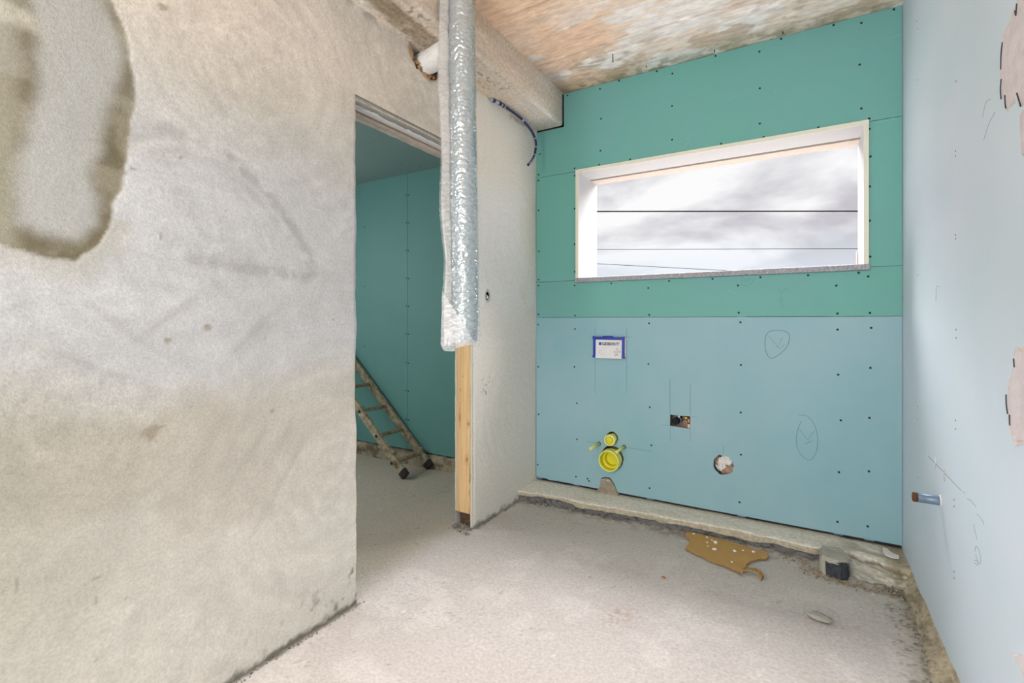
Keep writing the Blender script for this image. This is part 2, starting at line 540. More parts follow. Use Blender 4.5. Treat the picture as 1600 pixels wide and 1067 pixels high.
# dark earth along the plastered wall's foot
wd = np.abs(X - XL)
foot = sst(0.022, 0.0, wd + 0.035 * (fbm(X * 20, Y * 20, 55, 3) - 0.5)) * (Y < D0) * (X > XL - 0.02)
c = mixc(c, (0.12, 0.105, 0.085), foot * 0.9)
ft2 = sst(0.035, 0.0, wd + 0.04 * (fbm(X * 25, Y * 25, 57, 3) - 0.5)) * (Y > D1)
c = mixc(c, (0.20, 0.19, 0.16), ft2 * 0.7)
# dark crumbs near the ledge and the pale wall's foot
led = sst(2.66, 2.80, Y + 0.06 * (fbm(X * 16, Y * 16, 61, 3) - 0.5)) * sst(0.42, 0.58, fbm(X * 40, Y * 40, 63, 3)) * (X > XL)
c = mixc(c, (0.17, 0.155, 0.13), led * 0.6)
rf = sst(0.14, 0.02, XR - X + 0.07 * (fbm(X * 12, Y * 12, 65, 3) - 0.5))
c = mixc(c, (0.33, 0.28, 0.21), rf * 0.75)
rf2 = sst(0.10, 0.04, np.abs(XR - 0.06 - X)) * sst(0.55, 0.72, fbm(X * 60, Y * 60, 67, 4, 0.65))
c = mixc(c, (0.12, 0.105, 0.085), rf2 * 0.7)
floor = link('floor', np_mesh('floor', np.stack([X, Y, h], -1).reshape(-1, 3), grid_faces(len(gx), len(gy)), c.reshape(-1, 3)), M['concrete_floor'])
tag(floor, 'bare dusty grey concrete floor of the unfinished bathroom', 'floor', kind='structure')

# ------------------------------------------------------------------ plastered wall with the doorway
wy = join_axis(seg(YR, 0.3, 0.12), seg(0.3, D0, 0.006), seg(D0, D1, 0.0065), seg(D1, YB + 0.15, 0.006))
wz = join_axis(seg(-0.02, DZ, 0.0065), seg(DZ, ZB + 0.03, 0.0065))
Y, Z = np.meshgrid(wy, wz, indexing='ij')
near = Y < D0 + 0.001
hx = (fbm(Y * 1.7, Z * 1.7, 101, 4) - 0.5) * 0.010 + (fbm(Y * 9, Z * 9, 103, 3) - 0.5) * 0.0022
# trowel arcs: streaks running round a handful of centres
tr = np.zeros(Y.shape)
tw = np.zeros(Y.shape) + 1e-6
for k, (cy_, cz_, rad) in enumerate([(0.80, 1.36, 0.42), (0.98, 2.05, 0.45), (0.55, 0.95, 0.5), (1.30, 0.55, 0.6), (0.75, 0.20, 0.5), (1.28, 1.70, 0.3), (2.6, 1.55, 0.35), (2.75, 0.6, 0.5), (1.8, 2.35, 0.4)]):
    dy, dz = Y - cy_, Z - cz_
    rr = np.hypot(dy, dz)
    an = np.arctan2(dz, dy)
    w = np.exp(-(rr / rad) ** 2)
    tr += w * fbm(rr * 26, an * 2.2 + k * 7, 120 + k, 4, 0.65)
    tw += w
tr = tr / tw
tr = np.where(tw > 0.05, tr, 0.5)
hx += (tr - 0.5) * 0.0035
c = np.zeros(Y.shape + (3,)) + np.array((0.575, 0.548, 0.492))
# bluish window light painted into the middle heights, browner damp band below, cream at the foot
e1 = 0.10 * (fbm(Y * 3, Z * 5, 131, 5) - 0.5)
cool = sst(0.86, 1.12, Z + e1 * 1.6) * sst(2.15, 1.55, Z + 0.5 * (fbm(Y * 2.3, Z * 2.3, 133, 4) - 0.5))
c = mixc(c, (0.58, 0.588, 0.605), cool * 0.9)
top = sst(1.75, 2.3, Z + e1 * 3)
c = mixc(c, (0.71, 0.64, 0.565), top * 0.85)  # warm bounce from the ceiling painted into the upper wall
band_t = np.interp(Y, [0.3, 0.5, 0.66, 0.77, 1.0, 1.17, 1.4], [0.935, 0.907, 0.925, 0.956, 0.913, 0.964, 1.02])
band_b = np.interp(Y, [0.3, 0.42, 0.53, 0.65, 0.77, 0.97, 1.4], [0.71, 0.705, 0.69, 0.66, 0.52, 0.50, 0.42])
nb = fbm(Y * 6, Z * 9, 137, 5) - 0.5
bm_ = sst(0.03, -0.05, Z - band_t + nb * 0.16) * sst(-0.03, 0.06, Z - band_b + nb * 0.22) * near
c = mixc(c, (0.44, 0.395, 0.33), bm_ * (0.25 + 0.75 * sst(1.25, 0.45, Y)) * (0.25 + 0.6 * fbm(Y * 5, Z * 5, 138, 4)))
ol = sst(1.35, 0.8, Z) * sst(0.75, 0.30, Y + 0.2 * nb)
c = mixc(c, (0.37, 0.355, 0.295), ol * 0.6 * near)
grn = sst(0.55, 0.30, Z) * near
c = mixc(c, (0.58, 0.56, 0.505), grn * 0.5)
# trowel tone
c *= (1 + 0.42 * (tr - 0.5) + 0.16 * (fbm(Y * 34, Z * 34, 139, 4, 0.65) - 0.5))[..., None]
# the big arc left by the float
arc = [(0.589, 1.642), (0.626, 1.707), (0.698, 1.741), (0.785, 1.741), (0.883, 1.71), (0.992, 1.643), (1.088, 1.55), (1.168, 1.445), (1.201, 1.364), (1.168, 1.344), (1.039, 1.349), (0.903, 1.359), (0.767, 1.365)]
da = poly_sdf(Y, Z, arc, closed=False)
am = sst(0.034, 0.002, da + 0.018 * (fbm(Y * 14, Z * 14, 141, 3) - 0.5)) * sst(0.3, 0.6, fbm(Y * 26, Z * 26, 143, 3))
c = mixc(c, (0.40, 0.395, 0.385), am * 0.62)
hx += -0.0012 * am
arc2 = [(0.66, 1.66), (0.74, 1.69), (0.84, 1.675), (0.94, 1.62), (1.04, 1.535), (1.11, 1.45)]
am2 = sst(0.020, 0.002, poly_sdf(Y, Z, arc2, closed=False) + 0.016 * (fbm(Y * 14, Z * 14, 145, 3) - 0.5)) * sst(0.3, 0.6, fbm(Y * 26, Z * 26, 147, 3))
c = mixc(c, (0.43, 0.425, 0.41), am2 * 0.5)
for (y0, z0, y1, z1) in [(0.52, 1.22, 0.72, 1.05), (0.40, 1.12, 0.60, 1.02), (0.78, 1.25, 0.62, 1.12), (1.02, 1.20, 0.90, 1.08), (0.86, 0.62, 1.0, 0.80), (0.95, 0.45, 1.15, 0.72), (1.05, 0.70, 1.10, 0.82)]:
    ln = poly_sdf(Y, Z, [(y0, z0), (y1, z1)], closed=False) + 0.02 * (fbm(Y * 18, Z * 18, 149, 3) - 0.5)
    c = mixc(c, (0.41, 0.395, 0.37), sst(0.018, 0.0, ln) * 0.38)
# old patch: grey tongue rimmed with damp stain, new plaster lapping over its right edge
t_out = [(0.2, 2.6), (0.545, 2.6), (0.56, 2.2), (0.564, 2.038), (0.589, 2.0), (0.604, 1.955), (0.611, 1.906), (0.619, 1.838), (0.625, 1.778), (0.614, 1.73), (0.608, 1.657), (0.597, 1.609), (0.598, 1.566), (0.582, 1.519), (0.571, 1.49), (0.564, 1.429), (0.547, 1.387), (0.52, 1.36), (0.492, 1.323), (0.422, 1.338), (0.30, 1.372), (0.1, 1.4)]
t_in = [(0.40, 2.6), (0.403, 1.98), (0.418, 1.85), (0.421, 1.75), (0.405, 1.66), (0.388, 1.543), (0.386, 1.41), (0.422, 1.39), (0.494, 1.392), (0.532, 1.43), (0.534, 1.5), (0.516, 1.561), (0.540, 1.62), (0.553, 1.74), (0.582, 1.83), (0.590, 1.90), (0.578, 1.95), (0.55, 2.04), (0.535, 2.6)]
nr = fbm(Y * 30, Z * 30, 151, 4) - 0.5
do = poly_sdf(Y, Z, t_out) + nr * 0.016
di = poly_sdf(Y, Z, t_in) + (fbm(Y * 16, Z * 16, 153, 4) - 0.5) * 0.022
c = mixc(c, (0.43, 0.43, 0.405), sst(0.003, -0.006, do) * 0.9)
rim = sst(0.003, -0.006, do) * sst(-0.022, 0.026, di)
stain = mixc(np.zeros(Y.shape + (3,)) + np.array((0.17, 0.145, 0.088)), (0.28, 0.255, 0.185), sst(0.35, 0.65, fbm(Y * 18, Z * 18, 155, 4)))
stain = mixc(stain, (0.33, 0.31, 0.235), sst(0.41, 0.36, Y))
soft = 0.95 - 0.35 * sst(0.0, 0.08, di) * (Z > 1.75)
c = c * (1 - (rim * soft)[..., None]) + stain * (rim * soft)[..., None]
inn = sst(0.0, -0.03, di)
c = mixc(c, (0.45, 0.455, 0.44), sst(-0.01, -0.05, di) * 0.8)
blur = sst(0.10, -0.01, do) * (do > -0.003) * (Z < 1.45)
c = mixc(c, (0.45, 0.43, 0.36), blur * 0.55)
sm = sst(0.03, 0.0, np.hypot((Y - 0.355) / 2.0, (Z - 1.895) * 0.9) - 0.012 + nr * 0.03)
c = mixc(c, (0.56, 0.54, 0.46), sm * 0.8)
hx += -0.0022 * sst(0.002, -0.006, do)
# specks, scratches, mould at the foot
spk = sst(0.955, 0.985, vnoise(Y * 60, Z * 60, 161)) * sst(0.52, 0.62, fbm(Y * 4, Z * 4, 163, 3))
c = mixc(c, (0.30, 0.27, 0.22), spk * 0.7)
for (y0, z0, r0) in [(0.81, 1.155, 0.014), (0.70, 1.12, 0.010), (0.615, 1.60, 0.008), (0.735, 1.665, 0.008), (0.69, 1.66, 0.006), (0.69, 2.09, 0.014), (0.66, 0.86, 0.03), (1.03, 0.86, 0.010)]:
    b_ = sst(1.2, 0.5, np.hypot(Y - y0, (Z - z0) * 1.3) / r0 + 1.2 * (fbm(Y * 70, Z * 70, 165, 2) - 0.5))
    c = mixc(c, (0.33, 0.285, 0.215), b_ * 0.75)
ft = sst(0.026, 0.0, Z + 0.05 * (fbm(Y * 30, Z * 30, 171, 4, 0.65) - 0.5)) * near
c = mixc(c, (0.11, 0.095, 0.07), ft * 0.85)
mo = sst(0.22, 0.03, Z) * sst(0.7, 1.4, Y) * sst(0.66, 0.76, fbm(Y * 30, Z * 30, 173, 3)) * near
c = mixc(c, (0.20, 0.175, 0.13), mo * 0.8)
cn = sst(0.035, 0.0, np.abs((Z - 0.10) - (Y - 1.35) * 1.3) + 0.05 * (1 - sst(1.28, 1.36, Y))) * sst(1.25, 1.38, Y) * sst(0.45, 0.6, fbm(Y * 50, Z * 50, 175, 2)) * near
c = mixc(c, (0.16, 0.14, 0.11), cn * 0.8)
# stub side of the wall: whiter upper patch, thin horizontal crack, freckles, foot dirt
st = Y > D1 - 0.001
wp = sst(0.45, 0.6, fbm(Y * 3.4, Z * 2.2, 181, 4)) * sst(1.1, 1.35, Z) * sst(2.15, 1.85, Z) * st
c = mixc(c, (0.79, 0.745, 0.675), st * 0.9)  # whole stub lightened, window light put into its colour
c = mixc(c, (0.80, 0.79, 0.775), wp * 0.75)
fr = sst(0.09, 0.03, np.hypot(Y - 2.37, Z - 0.80)) * sst(0.70, 0.80, vnoise(Y * 95, Z * 95, 183)) * st
c = mixc(c, (0.30, 0.25, 0.17), fr * 0.8)
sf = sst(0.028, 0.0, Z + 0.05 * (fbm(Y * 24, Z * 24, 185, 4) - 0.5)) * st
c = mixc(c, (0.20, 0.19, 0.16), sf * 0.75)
bt = sst(0.05, 0.0, ZB - Z + 0.05 * (fbm(Y * 22, Z * 22, 187, 3) - 0.5)) * sst(0.5, 0.62, fbm(Y * 12, Z * 12, 189, 3))
c = mixc(c, (0.32, 0.27, 0.20), bt * 0.6)
# openings: the doorway, the ragged breach round the branch pipe, the little socket hole
yc = 0.5 * (wy[:-1] + wy[1:]); zc = 0.5 * (wz[:-1] + wz[1:])
YC, ZCc = np.meshgrid(yc, zc, indexing='ij')
keep = ~((YC > D0) & (YC < D1) & (ZCc < DZ))
br = np.hypot((YC - 1.845) / 0.112, (ZCc - 2.468) / 0.078) + 0.5 * (fbm(YC * 26, ZCc * 26, 191, 3) - 0.5)
keep &= ~((br < 1) & (ZCc < ZB + 0.05))
sk = np.hypot((YC - 2.383) / 0.017, (ZCc - 1.324) / 0.023) + 0.35 * (fbm(YC * 60, ZCc * 60, 193, 2) - 0.5)
keep &= ~(sk < 1)
skv = np.hypot((Y - 2.383) / 0.017, (Z - 1.324) / 0.023)
hx += 0.004 * np.exp(-((skv - 1.5) / 0.35) ** 2)
c = mixc(c, (0.40, 0.37, 0.33), np.exp(-((skv - 1.35) / 0.4) ** 2) * 0.7)
brv = np.hypot((Y - 1.845) / 0.112, (Z - 2.468) / 0.078)
c = mixc(c, (0.45, 0.24, 0.12), sst(1.28, 1.05, brv + 0.4 * (fbm(Y * 26, Z * 26, 195, 3) - 0.5)) * 0.8)
# wavy arris at the near jamb
wav = (fbm(Z * 7, Z * 0 + 3, 197, 4) - 0.5) * 0.016
Yd = Y + wav * sst(0.10, 0.0, np.abs(Y - D0)) * near
bead = sst(0.012, 0.0, np.minimum(np.abs(Y - D0) + 10 * (~near), np.abs(Y - D1) + 10 * (near)))
hx -= 0.004 * bead * (Z < DZ)
Xw = XL + hx
wverts = np.stack([Xw, Yd, Z], -1)
faces = grid_faces(len(wy), len(wz), keep)
wl = link('wall_left', np_mesh('wall_left', wverts.reshape(-1, 3), faces, c.reshape(-1, 3)), M['plaster'])
tag(wl, 'rough stained lime plaster wall with the open doorway', 'wall', kind='structure')
# returns of the plaster into the doorway and the far skin
i0 = int(np.argmin(np.abs(wy - D0)))
k1 = int(np.argmin(np.abs(wz - DZ)))
edge = wverts[i0, :k1 + 1]
rv = np.concatenate([edge, np.stack([np.full(k1 + 1, XH), edge[:, 1], edge[:, 2]], -1)])
rq = np.array([(a, a + 1, a + 1 + k1 + 1, a + k1 + 1) for a in range(k1)])
rc = np.zeros((len(rv), 3)) + np.array((0.56, 0.53, 0.47))
link('jamb_return', np_mesh('jamb_return', rv, rq, rc), M['plaster'], wl)
bm = bmesh.new()
for (a, b, z0, z1) in ((YR, D0, 0, ZB), (D0, D1, DZ, ZB), (D1, YB + 0.15, 0, ZB)):
    bm.faces.new([bm.verts.new((XH, y, z)) for y, z in ((a, z0), (b, z0), (b, z1), (a, z1))])
link('far_plaster_face', bm_mesh('far_plaster_face', bm), M['gypsum'], wl)
bm = bmesh.new()
bm_box(bm, XH + 0.015, XL - 0.05, 1.70, 2.05, 2.30, ZB)
link('brick_core', bm_mesh('brick_core', bm), M['masonry'], wl)
bm = bmesh.new()
bm_box(bm, XH + 0.015, XL - 0.028, 2.33, 2.44, 1.25, 1.40)
link('socket_recess', bm_mesh('socket_recess', bm), M['dark_gap'], wl)
link('socket_wire', tube_mesh('socket_wire', [(XL - 0.03, 2.385, 1.335), (XL - 0.005, 2.383, 1.330), (XL + 0.006, 2.380, 1.318), (XL + 0.004, 2.378, 1.308)], 0.004, 8), M['white_plastic'], wl)
# orange crumbs of broken brick and foam at the breach
rng = random.Random(3)
for k, (y0, z0, r0) in enumerate([(1.775, 2.425, 0.016), (1.79, 2.408, 0.013), (1.835, 2.398, 0.014), (1.865, 2.402, 0.012), (1.90, 2.408, 0.015), (1.85, 2.388, 0.008)]):
    bm = bmesh.new()
    rock_bm(bm, (XL - 0.004, y0, z0), r0, rng)
    link('brick_crumb', bm_mesh('brick_crumb', bm), M['foam_orange'], wl)
# lintel of the doorway: rough plaster arris, white strip, dark groove, beige plank
def strip(name, x0, z0, x1, z1, mat, rag=0.0, seed=1, thick=0.012):
    ys = seg(D0 - 0.01, D1 + 0.01, 0.012)
    a = (fbm(ys * 30, ys * 0, seed, 3) - 0.5) * rag
    b = (fbm(ys * 30, ys * 0 + 9, seed + 1, 3) - 0.5) * rag
    n = len(ys)
    v = np.concatenate([np.stack([np.full(n, x0) + a * 0.4, ys, z0 + a], -1), np.stack([np.full(n, x1), ys, z1 + b], -1), np.stack([np.full(n, x1), ys, np.full(n, z1 + thick)], -1), np.stack([np.full(n, x0), ys, np.full(n, max(z0, z1) + thick)], -1)])
    q = [(r * n + i, r * n + i + 1, ((r + 1) % 4) * n + i + 1, ((r + 1) % 4) * n + i) for r in range(4) for i in range(n - 1)]
    return link(name, np_mesh(name, v, q, np.zeros((len(v), 3)) + np.array((0.34, 0.32, 0.285))), mat, wl)
strip('lintel_plaster_edge', XL + 0.003, 2.106, -1.606, 2.088, M['plaster'], 0.012, 5)
strip('lintel_white_strip', -1.606, 2.090, -1.650, 2.088, M['strip_white'], 0.001, 7)
strip('lintel_groove', -1.650, 2.100, -1.660, 2.100, M['dark_gap'], 0.0, 9)
strip('lintel_brown_strip', -1.660, 2.091, -1.670, 2.091, M['brown_board'], 0.001, 11)
strip('lintel_plank', -1.671, 2.087, -1.722, 2.082, M['strip_beige'], 0.007, 13)
# bare timber post that ends the stub wall, with knots
py_ = seg(-1.705, -1.612, 0.003)
pz_ = seg(0.078, 2.095, 0.006)
A, Zp = np.meshgrid(py_, pz_, indexing='ij')
grain = fbm(A * 90 + 0.6 * fbm(A * 10, Zp * 2, 203, 2), Zp * 2.5, 201, 4)
pc = np.zeros(A.shape + (3,)) + np.array((0.66, 0.46, 0.24))
pc = mixc(pc, (0.54, 0.34, 0.15), sst(0.45, 0.65, grain) * 0.6)
for (a0, z0, ra, rz) in [(-1.635, 0.385, 0.009, 0.018), (-1.622, 0.59, 0.008, 0.012), (-1.685, 0.62, 0.005, 0.030), (-1.625, 1.06, 0.012, 0.008), (-1.66, 0.86, 0.0035, 0.004), (-1.68, 0.78, 0.003, 0.004), (-1.69, 1.04, 0.004, 0.004), (-1.685, 0.70, 0.003, 0.003)]:
    q = np.hypot((A - a0) / ra, (Zp - z0) / rz)
    pc = mixc(pc, (0.30, 0.14, 0.04), sst(1.2, 0.5, q) * 0.9)
    pc = mixc(pc, (0.50, 0.28, 0.10), np.exp(-((q - 1.6) / 0.5) ** 2) * 0.5)
pc = mixc(pc, (0.22, 0.13, 0.06), sst(0.004, 0.0, np.abs(A + 1.617) + 0.006 * (fbm(Zp * 30, A * 0, 207, 3) - 0.4)) * 0.9 * (Zp < 0.45))
pv = np.stack([A, np.full(A.shape, D1 - 0.004) + (grain - 0.5) * 0.0006, Zp], -1).reshape(-1, 3)
pq = grid_faces(len(py_), len(pz_)).tolist()
nb0 = len(pv)
x0, x1, z0, z1 = -1.705, -1.612, 0.078, 2.095
extra = np.array([(x0, D1 - 0.004, z0), (x1, D1 - 0.004, z0), (x1, D1 - 0.004, z1), (x0, D1 - 0.004, z1), (x0, D1 + 0.05, z0), (x1, D1 + 0.05, z0), (x1, D1 + 0.05, z1), (x0, D1 + 0.05, z1)])
pv = np.concatenate([pv, extra])
pq += [[nb0 + i for i in f] for f in ((4, 7, 6, 5), (0, 4, 5, 1), (1, 5, 6, 2), (2, 6, 7, 3), (3, 7, 4, 0))]
pcc = np.concatenate([pc.reshape(-1, 3), np.zeros((8, 3)) + np.array((0.5, 0.33, 0.16))])
post = link('timber_post', np_mesh('timber_post', pv, np.array(pq), pcc), M['wood'], wl)
post['label'] = 'bare knotty yellow pine post'
link('corner_bead', box_mesh('corner_bead', XL - 0.004, XL + 0.0055, D1 - 0.003, D1 + 0.003, 1.78, 2.10, 0.001), M['old_wood'], wl)
# plaster arrises to the two sides of the post
for (xa, xb, nm) in ((-1.612, XL - 0.006, 21), (XH, -1.705, 23)):
    zz = seg(0.0 if xb > -1.65 else 0.08, 2.10, 0.012)
    n = len(zz)
    wv = (fbm(zz * 14, zz * 0, nm, 3) - 0.5) * 0.006
    v = np.concatenate([np.stack([np.full(n, xa) + wv, np.full(n, D1 - 0.002), zz], -1), np.stack([np.full(n, (xa + xb) / 2), np.full(n, D1 - 0.010), zz], -1), np.stack([np.full(n, xb), np.full(n, D1 + 0.002), zz], -1), np.stack([np.full(n, xb), np.full(n, D1 + 0.05), zz], -1), np.stack([np.full(n, xa), np.full(n, D1 + 0.05), zz], -1)])
    q = [(r * n + i, r * n + i + 1, ((r + 1) % 5) * n + i + 1, ((r + 1) % 5) * n + i) for r in range(5) for i in range(n - 1)]
    link('plaster_arris', np_mesh('plaster_arris', v, q, np.zeros((len(v), 3)) + np.array((0.58, 0.55, 0.47))), M['plaster'], wl)
bm = bmesh.new()
bm_box(bm, -1.70, -1.615, D1 + 0.022, D1 + 0.05, -0.01, 0.08)
link('broken_foot', bm_mesh('broken_foot', bm), M['rubble_dark'], wl)

# ------------------------------------------------------------------ ceiling, beam
gx = seg(BEAMX - 0.02, XR + 0.1, 0.008)
gy = join_axis(seg(YR, 1.75, 0.1), seg(1.75, YB + 0.2, 0.006))
X, Y = np.meshgrid(gx, gy, indexing='ij')
hz = (fbm(X * 3, Y * 6, 301, 4) - 0.5) * 0.006 + (fbm(X * 14, Y * 40, 303, 3) - 0.5) * 0.0022
c = np.zeros(X.shape + (3,)) + np.array((0.84, 0.715, 0.61))
rust = sst(0.40, 0.66, fbm(X * 1.5 + 2, Y * 2.2, 311, 5) + 0.34 * sst(-0.2, -1.2, X) + 0.30 * sst(2.5, 1.9, Y) - 0.18)
c = mixc(c, (0.83, 0.55, 0.36), rust * 0.75)
wht = sst(0.46, 0.60, fbm(X * 4.2, Y * 6.5, 313, 6, 0.6)) * sst(2.0, 2.5, Y + 0.3 * X + 0.3)
c = mixc(c, (0.90, 0.86, 0.82), wht * 0.85)
brn = sst(0.52, 0.64, fbm(X * 7, Y * 11, 315, 6, 0.6)) * sst(2.5, 2.75, Y)
c = mixc(c, (0.56, 0.415, 0.29), brn * 0.7)
mold = sst(2.84, 3.0, Y + 0.12 * (fbm(X * 12, Y * 12, 317, 4) - 0.5)) * sst(0.42, 0.6, fbm(X * 22, Y * 22, 319, 4))
c = mixc(c, (0.33, 0.285, 0.18), mold * 0.65)
stx = fbm(X * 4, Y * 60, 321, 4)
c *= (1 + 0.22 * (stx - 0.5))[..., None]
lft = sst(0.14, 0.0, X - BEAMX + 0.10 * (fbm(X * 9, Y * 9, 323, 3) - 0.5)) * sst(2.3, 2.7, Y)
c = mixc(c, (0.26, 0.20, 0.15), lft * 0.6)
for ys in (2.09, 2.58):
    q = np.abs(Y - ys - 0.004 * (fbm(X * 6, X * 0, 325, 3) - 0.5))
    hz -= 0.004 * sst(0.006, 0.0, q)
    hz -= 0.003 * (Y > ys)
    c = mixc(c, (0.40, 0.29, 0.20), sst(0.006, 0.001, q) * sst(0.3, 0.5, fbm(X * 8, Y * 0, 327, 3)) * 0.7)
ceil = link('ceiling', np_mesh('ceiling', np.stack([X, Y, ZC + hz], -1).reshape(-1, 3), grid_faces(len(gx), len(gy), flip=True), c.reshape(-1, 3)), M['ceiling_concrete'])
tag(ceil, 'rust-stained bare concrete ceiling with formwork marks', 'ceiling', kind='structure')
for (a, b, ln) in [(-0.93, 2.70, 0.055), (-0.42, 2.955, 0.02), (-0.08, 2.955, 0.018), (-0.80, 2.93, 0.015)]:
    link('nail', tube_mesh('nail', [(a, b, ZC + 0.003), (a + 0.002, b - 0.002, ZC - ln * 0.9), (a + 0.002, b - 0.002, ZC - ln)], [0.0025, 0.0025, 0.004], 8), M['nail'], ceil)

# beam: side face, soffit, rounded arris, built as a section swept along the wall
secn = [(BEAMX + 0.003, ZC + 0.01), (BEAMX, ZB + 0.20), (BEAMX, ZB + 0.15), (BEAMX, ZB + 0.10), (BEAMX, ZB + 0.05), (BEAMX, ZB + 0.02), (BEAMX - 0.004, ZB + 0.006), (BEAMX - 0.014, ZB), (-1.43, ZB), (-1.47, ZB), (-1.51, ZB), (-1.55, ZB), (-1.60, ZB), (-1.74, ZB), (-1.74, ZC + 0.01)]
# resample finely
sp_ = []
for (a, b), (c2, d2) in zip(secn[:-1], secn[1:]):
    n = max(1, int(math.hypot(c2 - a, d2 - b) / 0.007))
    sp_ += [(a + (c2 - a) * i / n, b + (d2 - b) * i / n) for i in range(n)]
sp_.append(secn[-1])
sp_ = np.array(sp_)
gy = join_axis(seg(YR, 1.0, 0.1), seg(1.0, YB - 0.012, 0.007))
S, Y = np.meshgrid(np.arange(len(sp_)), gy, indexing='ij')
bx_ = sp_[S, 0]; bz_ = sp_[S, 1]
q = S * 0.007
nz = (fbm(q * 9, Y * 5, 341, 4) - 0.5) * 0.006
bx2 = bx_ + nz * (bz_ > ZB + 0.004)
bz2 = bz_ + nz * 0.8 * (bz_ < ZB + 0.004)
c = np.zeros(S.shape + (3,)) + np.array((0.72, 0.62, 0.52))
c = mixc(c, (0.62, 0.475, 0.34), sst(0.45, 0.62, fbm(q * 5, Y * 2.2, 343, 4)) * 0.6 * sst(2.9, 2.2, Y))
c = mixc(c, (0.76, 0.70, 0.63), sst(0.5, 0.65, fbm(q * 8, Y * 3, 345, 4)) * 0.6)
lo_ = (bz_ < ZB + 0.003)
dk = lo_ * sst(2.2, 1.5, Y) * sst(0.35, 0.6, fbm(q * 12, Y * 4, 347, 4))
c = mixc(c, (0.25, 0.19, 0.115), dk * 0.85)
sp3 = sst(0.74, 0.82, vnoise(q * 70, Y * 50, 349)) * lo_ * sst(0.45, 0.6, fbm(q * 10, Y * 4, 351, 3))
c = mixc(c, (0.25, 0.20, 0.14), sp3 * 0.7)
gr = sst(2.75, 2.98, Y + 0.12 * (fbm(q * 10, Y * 10, 353, 3) - 0.5))
c = mixc(c, (0.40, 0.38, 0.34), gr * 0.5)
c = mixc(c, (0.82, 0.78, 0.72), np.exp(-(((Y - 2.02) / 0.022) ** 2 + ((bx_ + 1.50) / 0.018) ** 2)) * lo_ * 0.9)
c *= (1 + 0.25 * (fbm(q * 40, Y * 3, 355, 3) - 0.5))[..., None]
beam = link('ceiling_beam', np_mesh('ceiling_beam', np.stack([bx2, Y, bz2], -1).reshape(-1, 3), grid_faces(len(sp_), len(gy)), c.reshape(-1, 3)), M['concrete'])
tag(beam, 'stained concrete beam under the ceiling above the doorway wall', 'beam', kind='structure')
bm = bmesh.new()
bm.faces.new([bm.verts.new((x, YB - 0.012, z)) for x, z in ((-1.74, ZB), (BEAMX, ZB), (BEAMX, ZC + 0.01), (-1.74, ZC + 0.01))])
link('beam_end', bm_mesh('beam_end', bm), M['cement'], beam)

# ------------------------------------------------------------------ back wall: masonry core, boards, screws, pencil lines
core = bpy.data.objects.new('wall_back', None)
bm = bmesh.new()
WX0, WX1, WZ0, WZ1 = -1.272, 0.281, 1.462, 2.17
# masonry behind the boards with the window opening; a cavity for the pipes is left in front of it
for (a, b, z0, z1) in ((XF - 0.3, WX0 - 0.012, -0.05, 3.0), (WX1 + 0.012, XR + 0.5, -0.05, 3.0), (WX0 - 0.012, WX1 + 0.012, -0.05, WZ0 - 0.035), (WX0 - 0.012, WX1 + 0.012, WZ1 + 0.012, 3.0)):
    bm_box(bm, a, b, 3.17, 3.34, z0, z1)
wb = link('wall_back', bm_mesh('wall_back', bm), M['masonry'])
tag(wb, 'green and blue plasterboard wall with the wide window opening', 'wall', kind='structure')
G = 0.0012
zt, zj1, zj2 = 2.176, 1.447, 1.200
xl, xr = -1.587, 0.428
rng = random.Random(11)
def ragged(cx_, cz_, rx, rz, n, amp):
    return [(cx_ + rx * math.cos(2 * PI * k / n) * (1 + amp * (rng.random() - 0.5)), cz_ + rz * math.sin(2 * PI * k / n) * (1 + amp * (rng.random() - 0.5))) for k in range(n)]
boards = {}
boards['top'] = poly_mesh('board', [(xl, zt + G), (WX0 - 0.005, zt + G), (WX1 + 0.005, zt + G), (xr, zt + G), (xr, 2.716), (-1.376, 2.716), (-1.376, 2.493), (xl, 2.493)], [], YB, 0.0125)
boards['left'] = poly_mesh('board', [(xl, zj1 + G), (WX0 - 0.006, zj1 + G), (WX0 - 0.006, zt - G), (xl, zt - G)], [], YB, 0.0125)
boards['right'] = poly_mesh('board', [(WX1 + 0.006, zj1 + G), (xr, zj1 + G), (xr, zt - G), (WX1 + 0.006, zt - G)], [], YB, 0.0125)
boards['band'] = poly_mesh('board', [(xl, zj2 + G), (xr, zj2 + G), (xr, zj1 - G), (WX1 + 0.02, zj1 - G), (WX1 + 0.02, WZ0 - 0.031), (WX0 - 0.02, WZ0 - 0.031), (WX0 - 0.02, zj1 - G), (xl, zj1 - G)], [], YB, 0.0125)
low = [(xl, 0.086), (-1.50, 0.085), (-1.495, 0.080), (-1.40, 0.083), (-1.124, 0.082), (-1.118, 0.110), (-1.110, 0.156), (-1.085, 0.166), (-1.052, 0.168), (-1.035, 0.150), (-1.018, 0.126), (-1.007, 0.082), (-0.5, 0.081), (xr, 0.081), (xr, zj2 - G), (xl, zj2 - G)]
holes = [[(-0.675, 0.543), (-0.62, 0.540), (-0.557, 0.537), (-0.559, 0.613), (-0.60, 0.610), (-0.674, 0.611)],
         ragged(-0.378, 0.352, 0.055, 0.057, 26, 0.12),
         ragged(-1.037, 0.298, 0.074, 0.078, 30, 0.05),
         ragged(-1.037, 0.425, 0.040, 0.040, 22, 0.10),
         ragged(-1.126, 0.377, 0.013, 0.013, 12, 0.1), ragged(-0.959, 0.378, 0.013, 0.013, 12, 0.1)]
boards['low'] = poly_mesh('board', low, holes, YB, 0.0125)
bo = {}
for k, me in boards.items():
    bo[k] = link('plasterboard', me, M['board_blue'] if k == 'low' else M['board_green'], wb)
bo['low']['label'] = 'large blue plasterboard sheet below the joint'
